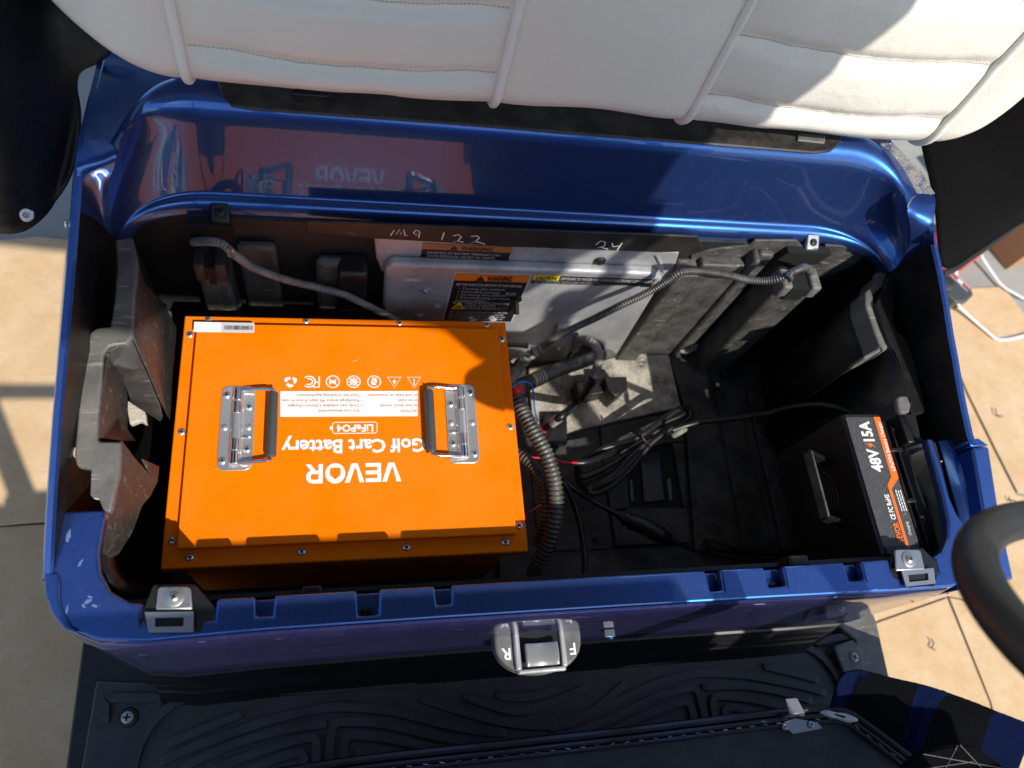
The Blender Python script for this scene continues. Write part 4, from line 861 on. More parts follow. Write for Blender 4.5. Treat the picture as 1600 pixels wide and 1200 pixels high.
# more, out of view: straight treads further forward
for u, v in ((200, 1121),):
    p = P(u, v, MZ + .002); mb = MB(); mb.lathe(p, (0, 0, 1), [(0, .014), (.002, .013), (.003, .009)], 18); mb.build('washer', M_black, fm); screw(fm, p + Vector((0, 0, .003)), (0, 0, 1), .0085, M_alu)

# ================================================================== removed seat base lying upside down in the footwell
sb = thing('seat_base', 'underside of the removed seat cushion with staples and a metal hinge, lying in the footwell', 'seat base', P(1000, 1180, -.2))
BZ = -.10
edge = [(395, 1212), (560, 1186), (800, 1160), (1000, 1138), (1180, 1116), (1235, 1110), (1290, 1106), (1325, 1112), (1360, 1136), (1440, 1196), (1480, 1230)]
ep = [P(u, v, BZ) for u, v in edge]
mb = MB(); mb.extr([p - Vector((0, 0, .02)) for p in ep] + [Vector((.62, -.62, BZ - .02)), Vector((.05, -.62, BZ - .02))], (0, 0, .018)); mb.build('board', M_pan, sb, bevel=.003)
def inset(px, dv): 
    pts = smooth_path([P(u, v, BZ) for u, v in px], .01); out = []
    for i, p in enumerate(pts):
        t = (pts[min(i + 1, len(pts) - 1)] - pts[max(i - 1, 0)]).normalized(); out.append(p + Vector((t.y, -t.x, 0)) * dv)
    return out
for dv, r in ((.001, .0055), (.011, .004), (.019, .0035)):
    mb = MB(); mb.tube([p + Vector((0, 0, .001)) for p in inset(edge, dv)], r, 8); mb.build('trim_cord', M_black, sb)
st = resample(inset(edge, .0155), .022)
for i, p in enumerate(st):
    if i + 1 >= len(st): break
    t = (st[i + 1] - p).normalized(); a_ = random.uniform(-.3, .3); t = Vector((t.x - t.y * a_, t.y + t.x * a_, 0)) * .0032
    mb = MB(); mb.tube([p - t + Vector((0, 0, .0035)), p - t + Vector((0, 0, .005)), p + t + Vector((0, 0, .005)), p + t + Vector((0, 0, .0035))], .0006, 5); mb.build('staple', M_steel, sb)
# hinge bracket: foot on the board, upright leaf, bent tab
mb = MB()
A_ = [P(1218, 1131, BZ + .004), P(1238, 1148, BZ + .004), P(1284, 1138, BZ + .004), P(1276, 1128, BZ + .004), P(1240, 1122, BZ + .004)]
mb.extr(A_, (0, 0, .003)); hb = mb.build('hinge_bracket', M_hinge, sb, bevel=.001)
z1_, z2_ = BZ + .006, BZ + .034
mb = MB(); b0 = P(1217, 1122, z1_); b1 = P(1241, 1120, z1_); up = Vector((0, .004, .030)); b2 = b1 + up; b3 = b0 + up
mb.hexa([b0, b1, b1 + Vector((0, .002, 0)), b0 + Vector((0, .002, 0))], [b3, b2, b2 + Vector((0, .002, 0)), b3 + Vector((0, .002, 0))])
c0 = b3 + Vector((-.002, .022, .001)); c1 = b2 + Vector((-.008, .022, .001))
mb.hexa([b3, b2, c1, c0], [b3 + Vector((0, 0, .0022)), b2 + Vector((0, 0, .0022)), c1 + Vector((0, 0, .0022)), c0 + Vector((0, 0, .0022))]); mb.build('hinge_leaf', M_hinge, hb, bevel=.0008)
screw(hb, P(1267, 1132, BZ + .008), (0, 0, 1), .005, M_steel); screw(hb, P(1226, 1136, BZ + .007), (0, 0, 1), .0045, M_steel)
for k, (pts) in enumerate(([(1243, 1116), (1252, 1113), (1258, 1118), (1250, 1121)], [(1278, 1110), (1292, 1107), (1300, 1114), (1316, 1112), (1330, 1117), (1346, 1124), (1338, 1129), (1322, 1130), (1310, 1124), (1298, 1122), (1284, 1118)], [(1186, 1127), (1196, 1125), (1194, 1130)])):
    mb = MB(); base_ = [P(u, v, BZ + .003) for u, v in pts]; c_ = sum(base_, Vector()) / len(base_); n = len(base_)
    rows_ = [base_, [c_ + (p - c_) * .72 + Vector((0, 0, random.uniform(.004, .009))) for p in base_], [c_ + (p - c_) * .3 + Vector((0, 0, random.uniform(.002, .007))) for p in base_]]
    mb.grid([r + [r[0]] for r in rows_]); mb.build('torn_fabric', M_foam, sb, sub=1, ang=30)

# ================================================================== black covers hanging beside the body
def drape(name, label, rows, m_, cat, sub_=2):
    t = thing(name, label, cat, P(*rows[-1][len(rows[-1]) // 2])); mb = MB(); mb.grid([[P(*q_) for q_ in r] for r in rows]); mb.build('sheet', m_, t, sub=sub_, solid=.004, ang=180); return t
lc = drape('rain_cover', 'black vinyl rain cover with a metal eyelet bunched beside the left end of the seat', [
    [(-130, -90, .50), (-40, -80, .44), (10, -80, .42), (60, -60, .36), (110, -50, .35), (190, -10, .34)],
    [(-130, 20, .42), (-40, 20, .38), (20, 15, .36), (60, 20, .33), (110, 50, .31), (180, 92, .30)],
    [(-130, 110, .33), (-40, 110, .32), (20, 108, .30), (66, 96, .27), (104, 104, .26), (150, 96, .28)],
    [(-130, 190, .22), (-40, 190, .24), (25, 180, .25), (72, 160, .20), (98, 135, .20), (110, 108, .23)],
    [(-130, 260, .12), (-40, 262, .15), (25, 245, .19), (74, 225, .12), (110, 180, .12), (128, 158, .16)],
    [(-130, 310, .02), (-40, 318, .06), (14, 325, .10), (60, 300, .04), (98, 262, .05), (128, 205, .11)],
    [(-130, 340, -.05), (-40, 356, -.02), (4, 363, .02), (40, 362, -.02), (80, 325, -.01), (116, 280, .05)]], M_vinl, 'rain cover')
p = P(42, 336, .06); mb = MB(); nrm_ = Vector((.15, -.5, .8)); mb.lathe(p, nrm_, [(0, .0095), (.0025, .0085), (.0025, .0045), (.0, .004)], 20); mb.build('eyelet', M_gum, lc)
p2 = P(104, 349, .2); screw(cart, PX(105, 350, -.322), (-1, 0, .2), .005, M_zinc)
rcv = drape('rain_cover', 'black vinyl rain cover with a felt hem hanging beside the right end of the seat', [
    [(1440, 188, .30), (1480, 170, .32), (1540, 150, .36), (1610, 130, .40), (1700, 100, .46)],
    [(1438, 222, .27), (1490, 225, .27), (1550, 210, .28), (1615, 190, .32), (1700, 160, .38)],
    [(1452, 270, .22), (1500, 285, .20), (1555, 265, .20), (1618, 245, .23), (1700, 210, .30)],
    [(1464, 330, .15), (1500, 345, .12), (1550, 322, .12), (1612, 295, .15), (1700, 255, .2)],
    [(1468, 385, .08), (1495, 392, .04), (1540, 368, .04), (1602, 330, .07), (1700, 285, .12)],
    [(1472, 424, .02), (1492, 418, -.02), (1540, 386, -.02), (1600, 345, .01), (1700, 300, .06)]], M_vin, 'rain cover')
mb = MB(); mb.tube(smooth_path([P(1471, 428, .015), P(1490, 421, -.018), P(1515, 404, -.02), P(1540, 387, -.018), P(1570, 365, -.004), P(1602, 344, .012), P(1700, 300, .062)], .008), .0065, 10); mb.build('felt_hem', M_felt, rcv)
# ================================================================== striped terry cloth, lower right
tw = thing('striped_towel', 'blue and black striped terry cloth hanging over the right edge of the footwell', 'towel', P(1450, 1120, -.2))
T0 = [(1318, 1050), (1340, 1046), (1362, 1050), (1400, 1060), (1436, 1068), (1470, 1078), (1520, 1096), (1560, 1112), (1620, 1135)]
T1 = [(1312, 1090), (1340, 1094), (1362, 1098), (1405, 1104), (1446, 1108), (1478, 1116), (1530, 1130), (1575, 1146), (1630, 1165)]
T2 = [(1318, 1120), (1345, 1140), (1370, 1146), (1415, 1150), (1450, 1150), (1485, 1158), (1538, 1174), (1580, 1190), (1640, 1200)]
T3 = [(1330, 1160), (1350, 1190), (1378, 1196), (1420, 1198), (1452, 1196), (1490, 1202), (1540, 1222), (1590, 1236), (1650, 1240)]
rows = []
tp_ = [P(u, v, -.06) for u, v in T0]
for k, (dz_, dx_) in enumerate(((0, 0), (-.018, -.012), (-.09, -.03), (-.20, -.05))):
    rows.append([p + Vector((dx_ + (.014 * math.sin(i * 1.9 + k * .3) * min(1, k * .7)), (0, -.02, -.12, -.27)[k], dz_)) for i, p in enumerate(tp_)])
def cr(rows_, nu, nv):
    cols = [smooth_path(r, 10) for r in rows_]
    def samp(pts, n):
        q_ = [pts[0] * 2 - pts[1]] + list(pts) + [pts[-1] * 2 - pts[-2]]; out = []
        for k in range(n + 1):
            f = k / n * (len(pts) - 1); i = min(int(f), len(pts) - 2); t = f - i; a, b, c, d = q_[i], q_[i + 1], q_[i + 2], q_[i + 3]
            out.append(.5 * ((2 * b) + (c - a) * t + (2 * a - 5 * b + 4 * c - d) * t * t + (3 * b - a - 3 * c + d) * t ** 3))
        return out
    R1 = [samp(r, nu) for r in rows_]; C1 = [samp([r[j] for r in R1], nv) for j in range(nu + 1)]
    return [[C1[j][i] for j in range(nu + 1)] for i in range(nv + 1)]
g = cr(rows, 96, 40)
for row in g:
    for j, p in enumerate(row): row[j] = p + Vector((0, 0, random.uniform(-.0008, .0008)))
mb = MB(); W_ = 97
mb.grid(g)
for i in range(len(mb.f)):
    j = (i % 96) / 96 * 8; mb.m[i] = 0 if (j < 1.75 or 3.9 < j < 5.2 or j > 6.8) else 1
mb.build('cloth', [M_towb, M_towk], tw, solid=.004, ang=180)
# black ribbed pedal at the bottom edge
pd = [P(u, v, .02) for u, v in ((1404, 1212), (1442, 1176), (1496, 1163), (1524, 1164), (1575, 1200), (1560, 1260), (1420, 1260))]
mb = MB(); mb.extr([p - Vector((0, 0, .02)) for p in pd], (0, 0, .018)); pdl = mb.build('brake_pedal', M_vin, cart, bevel=.003)
for a_, b_ in (((1442, 1178), (1575, 1202)), ((1496, 1165), (1470, 1215)), ((1500, 1164), (1548, 1215)), ((1412, 1206), (1520, 1190))):
    mb = MB(); mb.tube([P(*a_, .0185), P(*b_, .0185)], .0009, 6); mb.build('pedal_rib', M_rib, pdl)
# ================================================================== the battery
bat = thing('battery', 'orange steel golf cart battery box with two folding chrome handles and white print', 'battery', (0, 0, FZ))
BW, BD = .240, .1839
mb = MB(); mb.box(-.226, .226, -.170, .170, FZ + .001, -.004); mb.build('case', M_org, bat, bevel=.003)
# flange: flat sheet with turned-down edge
mb = MB(); mb.box(-BW, BW, -BD, BD, -.022, 0); mb.build('flange', M_org, bat, bevel=.0022, seg=2)
lid = [P(307, 506, .014), P(779, 512, .014), P(805, 833, .014), P(276, 858, .014)]
x0, x1 = (lid[0].x + lid[3].x) / 2, (lid[1].x + lid[2].x) / 2; y0, y1 = (lid[2].y + lid[3].y) / 2, (lid[0].y + lid[1].y) / 2
LZ = .014
mb = MB(); mb.box(x0, x1, y0, y1, .0003, LZ); lido = mb.build('lid', M_org, bat, bevel=.0018, seg=3)
for u, v in ((297, 523), (284, 675), (269, 845), (296, 871), (471, 862), (635, 855), (790, 847), (811, 821), (797, 667), (784, 530)): screw(bat, P(u, v, .0), (0, 0, 1), .0052, M_zinc)
for u, v in ((325, 499), (478, 502), (624, 505), (760, 508)): screw(bat, P(u, v, .0), (0, 0, 1), .0045, M_zinc)
LO = Vector((0, 0, LZ))
D = Decal(LO, (-1, 0, 0), (0, -1, 0), .0004)
def LP(u, v): return D.loc(P(u, v, LZ))
def between(s, uL, uR, vb, vt, mi=0, **kw):     # text whose left end is at image uL (upside down: uL > uR)
    a = LP(uL, vb); b = LP(uR, vb); t = LP((uL + uR) / 2, vt); D.text(s, a[0], a[1], abs(t[1] - a[1]), mi, kw.pop('h', 0), width=abs(b[0] - a[0]), **kw)
# maker's word: five drawn letters
a = LP(626, 722.5); b = LP(479, 722.5); t = LP(553, 754); H_ = t[1] - a[1]; Wd = b[0] - a[0]
def LT(pts, x, wd): D.poly([(a[0] + (x + px * wd) * Wd, a[1] + py * H_) for px, py in pts], 0)
LT([(0, 1), (.34, 0), (.62, 0), (.42, .22), (.25, 1)][::1], 0, .205); LT([(.42, .22), (.62, 0), (.66, 0), (1, 1), (.76, 1), (.5, .28)], 0, .205)
for yy0, yy1 in ((0, .2), (.4, .6), (.8, 1)): LT([(.25, yy0), (1, yy0), (1, yy1), (.25, yy1)], .215, .165)
LT([(0, 0), (.25, 0), (.25, 1), (0, 1)], .215, .165)
LT([(0, 1), (.34, 0), (.62, 0), (.42, .22), (.25, 1)], .395, .205); LT([(.42, .22), (.62, 0), (.66, 0), (1, 1), (.76, 1), (.5, .28)], .395, .205)
ocx, ocy = a[0] + .70 * Wd, a[1] + .5 * H_
oo = [(ocx + .105 * Wd * math.cos(q) * 1.0, ocy + .53 * H_ * math.sin(q)) for q in [2 * math.pi * k / 24 for k in range(24)]]
hx = [(.55, -.12), (.52, .15), (.0, .62), (-.52, .15), (-.55, -.12), (-.50, -.56), (.50, -.56)]
def hexpt(q):
    # point of a house-shaped hole in direction q
    dx, dy = math.cos(q), math.sin(q); best = None
    for i in range(len(hx)):
        p0, p1 = Vector(hx[i]), Vector(hx[(i + 1) % len(hx)]); e = p1 - p0; den = dx * e.y - dy * e.x
        if abs(den) < 1e-9: continue
        tt = (p0.x * e.y - p0.y * e.x) / den; uu = (p0.x * dy - p0.y * dx) / den
        if tt > 0 and -1e-6 <= uu <= 1.000001: best = tt if best is None else min(best, tt)
    return (ocx + .105 * Wd * dx * best, ocy + .53 * H_ * dy * best)
for k in range(24):
    q0, q1 = 2 * math.pi * k / 24, 2 * math.pi * (k + 1) / 24; D.poly([oo[k], oo[(k + 1) % 24], hexpt(q1), hexpt(q0)], 0)
LT([(0, 0), (.26, 0), (.26, 1), (0, 1)], .83, .17); LT([(.26, .80), (.66, .80), (.62, 1), (.26, 1)], .83, .17); LT([(.66, .80), (.74, .72), (.99, .80), (.82, .95), (.62, 1)], .83, .17); LT([(.74, .72), (.72, .56), (.97, .48), (1.0, .62), (.99, .80)], .83, .17)
LT([(.26, .34), (.62, .34), (.86, .38), (.97, .48), (.72, .56), (.64, .52), (.26, .52)], .83, .17); LT([(.42, .34), (.76, 0), (1.05, 0), (.72, .36)], .83, .17)
between('Golf Cart Battery', 664, 440, 685.5, 707.5, bold=.028)
# chemistry badge
p0 = LP(589, 659.5); p1 = LP(519.5, 677.5); cx_, cy_ = (p0[0] + p1[0]) / 2, (p0[1] + p1[1]) / 2; w_, h_ = abs(p1[0] - p0[0]), abs(p1[1] - p0[1])
D.line([(cx_ + x, cy_ + y) for x, y in rrect(w_, h_, h_ * .22)], .0011, 0, 0, True); D.rect(cx_ + w_ / 2 + .0008, cy_ - h_ * .16, cx_ + w_ / 2 + .0038, cy_ + h_ * .16, 0)
between('LiFePO4', 583, 526, 663.5, 674.5, bold=.03)
# white caution box
bxp = [LP(653, 650.5), LP(438, 651.5), LP(438, 611.5), LP(653, 611)]; D.poly(bxp, 0)
for k, (l_, r_) in enumerate((('CAUTION', '\u2022 Do not disassemble.'), ('Do not short circuit.', '\u2022 Only use suitable Lithium charger.'), ('Do not crush.', '\u2022 Recharge every 90 days if not in use.'), ('Do not heat or incinerate.', '\u2022 Not for cranking applications.'))):
    v = (640.3, 632.2, 624.2, 616.2)[k]; q0 = LP(655, v); q1 = LP(566, v); D.text(l_, q0[0], q0[1], .0040, 1, 1, bold=.012, width=(LP(574, v)[0] - q0[0]) * (.36, .78, .42, 1.0)[k]); D.text(r_, q1[0], q1[1], .0040, 1, 1, bold=.012, width=abs(LP(442, v)[0] - q1[0]) * (.57, .96, 1.02, .84)[k])
# seven symbols
def tri(u, kind):
    x, y = LP(u, 596.5); s_ = .0098; D.line([(x - s_, y - s_ * .75), (x + s_, y - s_ * .75), (x, y + s_ * .95)], .0013, 0, 0, True)
    if kind == 'i': D.rect(x - .0008, y - .0045, x + .0008, y + .0015, 0); D.disc(x, y + .0038, .0011, 0)
    else: D.poly([(x + .0008, y + .005), (x - .003, y - .001), (x - .0003, y - .001), (x - .001, y - .0055), (x + .003, y + .001), (x + .0003, y + .001)], 0)
tri(647, 'i'); tri(616, 'z')
def ban(u, kind):
    x, y = LP(u, 596.5); D.circ(x, y, .0093, .0015, 0)
    if kind == 0: D.poly([(x - .003, y - .006), (x + .003, y - .006), (x + .0048, y), (x + .003, y + .0055), (x - .003, y + .0055), (x - .0042, y - .001)], 0); 
    elif kind == 1:
        for q in range(8):
            an = q * math.pi / 4; D.poly([(x, y), (x + .006 * math.cos(an - .28), y + .006 * math.sin(an - .28)), (x + .0072 * math.cos(an), y + .0072 * math.sin(an)), (x + .006 * math.cos(an + .28), y + .006 * math.sin(an + .28))], 0, .0 + q * .05)
    else: D.rect(x - .0045, y - .002, x + .0015, y + .0025, 0); D.line([(x - .005, y - .0045), (x + .005, y + .0045)], .0012, 0, .3); D.poly([(x + .0015, y), (x + .0055, y + .003), (x + .005, y - .003)], 0, .1)
    D.line([(x - .0066, y + .0066), (x + .0066, y - .0066)], .0013, 0 if kind else 2, .6)
ban(584.5, 0); ban(552.5, 1); ban(520, 2)
x, y = LP(488, 596.5)      # FC mark
D.line([(x - .0095, y - .0085), (x - .0095, y + .0085), (x - .001, y + .0085)], .0021, 0); D.line([(x - .0095, y + .001), (x - .004, y + .001)], .0019, 0)
for r_, st_ in ((.0085, 45), (.0046, 50)): D.line([(x + .0045 + r_ * math.cos(math.radians(q)), y + r_ * math.sin(math.radians(q))) for q in range(st_, 361 - st_, 18)], .0019, 0, .2)
x, y = LP(454, 596.5)      # three chasing arrows
for k in range(3):
    an = math.radians(90 + 120 * k); c, s_ = math.cos(an), math.sin(an)
    def rt(px, py): return (x + (px * c - py * s_), y + (px * s_ + py * c))
    D.poly([rt(.0045, -.0062), rt(.0095, -.0018), rt(.0062, .0012), rt(.0018, -.0035)], 0); D.poly([rt(.0062, .0050), rt(.0035, .0006), rt(.0100, -.0002)], 0, .1); D.poly([rt(.0100, -.0002), rt(.0062, .005), rt(.0075, -.001)], 0, .15)
D.build('lettering', [M_wht, M_txt, M_org], bat)
# sticker with bar code (its square codes are left blank)
D = Decal(P(303, 502, LZ), (1, 0, 0), (0, 1, 0), .0005)
c4 = [D.loc(P(*q_, LZ)) for q_ in ((302.5, 519), (303.5, 503), (397.5, 505), (397, 520))]
D.poly(c4, 0); mdl = D.loc(P(345, 512, LZ)); D.poly([D.loc(P(*q_, LZ)) for q_ in ((346, 519.4), (346.5, 504), (397, 505), (396.5, 519.8))], 1, 1)
x = D.loc(P(350, 517, LZ))[0]; xe = D.loc(P(394, 517, LZ))[0]; yb = D.loc(P(372, 516, LZ))[1]; yt = D.loc(P(372, 509.5, LZ))[1]
while x < xe:
    b_ = random.choice((.0004, .0006, .0012)); D.rect(x, yb, x + b_, yt, 2, 2); x += b_ + random.choice((.0005, .0008))
D.build('sticker', [M_foil, mat('silver_sticker', (.55, .55, .56), .4), M_lblk], bat)
# small scratches on the lid
D = Decal(LO, (1, 0, 0), (0, 1, 0), .0003)
for u, v, l_, r_ in ((552, 564, 7, -.2), (614, 556, 3, -.8), (559, 560, 2, .3), (535, 690, 2, 1.)):
    p = D.loc(P(u, v, LZ)); D.poly([(p[0] - l_ * .0009, p[1] - .0003 - l_ * .0002), (p[0] + l_ * .0009, p[1] + .0008), (p[0] + l_ * .0007, p[1] + .0010)], 0)
D.build('scratch', [M_wht], bat)

def handle(cx_, cy_, sg):
    O_ = Vector((cx_, cy_, LZ)); mb = MB()
    pr = [(x, y) for x, y in rrect(.045, .124, .010)]
    mb.extr([O_ + Vector((x, y, .0003)) for x, y in pr], (0, 0, .0016)); h_ = mb.build('handle', M_zinc, bat, bevel=.0007)
    mb = MB()   # raised spine that holds the bail
    n = 12; 
    mb.grid([[O_ + Vector((-sg * .0 + .0085 * math.cos(math.pi * k / 8) * (1.0 if abs(y) < .05 else .9), y, .0018 + .0078 * math.sin(math.pi * k / 8))) for k in range(9)] for y in (-.055, -.050, -.036, -.034, -.019, -.018, .018, .019, .034, .036, .050, .055)])
    mb.build('hinge_sleeve', M_zinc, h_, ang=30)
    for y in (-.046, -.027, .027, .046):
        mb = MB(); mb.tube([O_ + Vector((0, y - .008, .0052)), O_ + Vector((0, y + .008, .0052))], .0062 if abs(y) > .03 else .0058, 14); mb.build('hinge_knuckle', M_chrome, h_)
    mb = MB(); cs = smooth_path([O_ + Vector((0, -.043 + .0, .0105)) ] + [O_ + Vector((0, -.030 + k * .003, .0105)) for k in range(2)]) if False else None
    # wire bail
    w0 = .052; pts = [O_ + Vector((0, .030, .0070)), O_ + Vector((0, .0485, .0070)), O_ + Vector((sg * .006, .0525, .0080))]
    pts += [O_ + Vector((sg * x, y, z)) for x, y, z in ((.015, .053, .0095), (.030, .053, .0115), (.040, .0525, .0125), (.0455, .050, .0130), (.0475, .045, .0130))]
    pts2 = [Vector((p.x, 2 * cy_ - p.y, p.z)) for p in pts[::-1]]
    mb = MB(); mb.tube(smooth_path(pts + pts2, .0025), .0027, 12); mb.build('bail', M_chrome, h_)
    mb = MB(); gx = O_ + Vector((sg * .0475, 0, .013))
    mb.tube([gx + Vector((0, y, 0)) for y in (-.047, -.046, -.044, .044, .046, .047)], [.0048, .0064, .0068, .0068, .0064, .0048], 18); mb.build('grip', M_grip, h_)
    for sx, yy in ((-1, -.048), (-1, .048), (1, -.032), (1, .030)) if sg > 0 else ((1, -.048), (1, .048), (-1, -.032), (-1, .030)):
        screw(h_, O_ + Vector((sx * (.0155 if abs(yy) > .04 else .0150), yy, .0019)), (0, 0, 1), .0050, M_zinc)
    for sx in (-1, 1):
        mb = MB(); mb.lathe(O_ + Vector((sx * .0155, 0, .0019)), (0, 0, 1), [(0, .0045), (.0012, .0043), (.0022, .003), (.0026, .001)], 14); mb.build('rivet', M_zinc, h_)
    mb = MB(); mb.box(O_.x + sg * .009, O_.x + sg * .019, O_.y - .0165, O_.y - .0125, LZ + .0015, LZ + .0048); mb.build('spring_tab', M_chrome, h_, bevel=.001)
for u0, u1, sg in (((372, 603), (368, 737), 1), ((720, 600), (723, 726), -1)):
    pa, pb = P(*u0, LZ), P(*u1, LZ); handle((pa.x + pb.x) / 2, (pa.y + pb.y) / 2, sg)

# ================================================================== the charger
CZ = .110
ch = thing('battery_charger', 'black battery charger with a charcoal and orange label against the right wall', 'charger', (.785, -.10, -.06))
c0 = P(1322, 650, CZ); c1 = P(1377, 648, CZ); cx0 = (P(1322, 650, CZ).x + P(1370, 835, CZ).x) / 2; cx1 = cx0 + .062; cy1 = c0.y; cy0 = -.236
mb = MB(); mb.extr([(x, cy0, z) for x, z in ((cx0 - .003, -.085), (cx0 - .001, CZ - .006), (cx0 + .004, CZ - .001), (cx1, CZ - .001), (cx1 + .006, CZ - .012), (cx1 + .006, -.085))], (0, cy1 + .004 - cy0, 0)); mb.build('case', M_black, ch, bevel=.002)
mb = MB(); mb.box(cx1 + .005, .827, cy0, cy1 - .002, .090, .094); mb.build('mounting_flange', M_black, ch, bevel=.001)
for x in (cx1 + .009, cx1 + .021): mb = MB(); mb.box(x, x + .004, cy0 + .004, cy1 - .012, .0935, .101); mb.build('fin', M_black, ch, bevel=.0015)
for y in (cy1 - .055, cy0 + .075): mb = MB(); mb.box(cx1 + .007, cx1 + .028, y, y + .006, .0936, .1025); mb.build('cross_tie', M_black, ch, bevel=.001)
for u, v in ((1399, 673), (1440, 812)): screw(ch, P(u, v, .096), (0, -.2, 1), .0055, M_zinc)
# carry handle standing off the left side
hz0, hz1 = CZ - .030, CZ - .010
ha = P(1270, 704, hz1); hb_ = P(1294, 806, hz1); hx_ = (ha.x + hb_.x) / 2
mb = MB(); mb.box(hx_ - .0018, hx_ + .0018, hb_.y, ha.y, hz0, hz1); mb.build('handle', M_rib, ch, bevel=.001)
for yy_ in (ha.y, hb_.y): mb = MB(); mb.hexa([(hx_ - .0015, yy_ - .003, hz0), (cx0, yy_ - .003, hz0 - .05), (cx0, yy_ + .004, hz0 - .05), (hx_ - .0015, yy_ + .004, hz0)], [(hx_ - .0015, yy_ - .003, hz1 - .002), (cx0, yy_ - .003, hz0 - .03), (cx0, yy_ + .004, hz0 - .03), (hx_ - .0015, yy_ + .004, hz1 - .002)]); mb.build('handle_arm', M_black, ch, bevel=.001)
fc = Vector((cx0 - .0015, (ha.y + hb_.y) / 2, .005)); 
for r_ in (.012, .020, .028, .036, .044):
    mb = MB(); mb.tube([fc + Vector((0, r_ * math.cos(q), r_ * math.sin(q))) for q in [2 * math.pi * k / 28 for k in range(29)]], .0011, 6, caps=False); mb.build('fan_guard', M_black, ch)
D = Decal((cx0 + .002, cy0 + .012, CZ - .001), (0, 1, 0), (-1, 0, 0), .0005)
Lx = cy1 - .002 - (cy0 + .012); Wy = cx1 - cx0 - .003           # label: length along the charger, height across; y=0 is the left edge, negative to the right
D.poly([(Lx * x, -Wy * y) for x, y in ((0, 0), (.98, 0), (1, .02), (1, 1), (.0, 1))][::-1], 0)
def LC(fx, fy): return (Lx * fx, -Wy * fy)
D.poly([LC(1.0, .82), LC(1.0, 1.0), LC(.505, 1.0), LC(.42, .70), LC(.0, .70), LC(.0, .62), LC(.455, .62), LC(.515, .80)][::1], 1, 1)
D.text('48V', Lx * .555, -Wy * .62, Wy * .30, 2, 2, width=Lx * .185, bold=.035); D.text('15A', Lx * .80, -Wy * .62, Wy * .30, 2, 2, width=Lx * .165, bold=.035)
bxx, byy = Lx * .768, -Wy * .47; D.poly([(bxx + .004, byy + .010), (bxx - .004, byy - .001), (bxx, byy - .001), (bxx - .004, byy - .010), (bxx + .005, byy + .0015), (bxx + .001, byy + .0015)], 1, 2)
D.text('LiFePO4 Battery Charger', Lx * .56, -Wy * .965, Wy * .10, 2, 2, width=Lx * .40, bold=.012)
D.text('CE FC RoHS', Lx * .19, -Wy * .56, Wy * .13, 2, 2, width=Lx * .19, bold=.03); D.text('VEVOR', Lx * .02, -Wy * .58, Wy * .15, 1, 2, width=Lx * .15, bold=.03)
for k in range(3):
    yy = -Wy * (.80 + .065 * k)
    if k < 2: D.rect(Lx * .22, yy - .001, Lx * .235, yy + .0015, (3, 4)[k], 2)
    x = Lx * .25
    while x < Lx * .41:
        b_ = random.uniform(.002, .005); D.rect(x, yy - .0007, x + b_, yy + .0009, 2, 2); x += b_ + .001
D.text('Charging', Lx * .07, -Wy * .86, Wy * .075, 2, 2, width=Lx * .10)
D.build('label', [M_chlab, M_chorg, M_wht, M_red, M_green], ch)

# ================================================================== conduits and cables
def conduit(label, pts, r, m_=None, pitch=.0042, group='corrugated cable conduits in the compartment', extra=None):
    mb = conduit_mb(MB(), pts, r, pitch, 14); return mb.build('corrugated_conduit', m_ or M_cond, label=label, cat='conduit', group=group, ang=60)
def cable(name, label, pts, r, m_, cat, group=None, mats=None, n=10):
    mb = MB(); mb.tube(smooth_path(pts, .004), r, n); return mb.build(name, m_, label=label, cat=cat, group=group)
conduit('thin ribbed conduit in the shade from the left keyhole bracket down behind the orange battery', [PY(303, 378, .255), PY(322, 377, .235), PY(345, 380, .225), PY(362, 394, .22), PY(380, 408, .222), PY(400, 420, .226), PY(450, 438, .228), PY(500, 450, .228), PY(540, 461, .226), PY(575, 478, .222), PY(610, 496, .215), PY(660, 525, .21)], .0062, M_condg)
cable('cable_tie', 'pale cable tie fastening the shaded conduit below the left keyhole bracket', [PY(357, 385, .215), PY(363, 390, .207), PY(366, 400, .212), PY(362, 404, .222), PY(356, 397, .228), PY(357, 385, .215)], .0018, M_steel, 'cable tie')
conduit('thin ribbed conduit rising across the metal cover to the right keyhole bracket', [PY(1266, 424, .235), PY(1256, 418, .215), PY(1240, 424, .200), PY(1220, 434, .196), PY(1195, 439, .200), PY(1165, 437, .206), PY(1140, 431, .212), PY(1105, 425, .218), PY(1065, 425, .218), PY(1040, 440, .214), PY(1010, 458, .208), PY(970, 477, .202), PY(930, 497, .198), PY(890, 516, .194), PY(858, 534, .19), PY(838, 548, .185)], .0066)
cable('cable_tie', 'cable tie end beside the right keyhole bracket holding the thin conduit', [PY(1232, 428, .190), PY(1236, 434, .189), PY(1234, 438, .194)], .004, M_steel, 'cable tie')
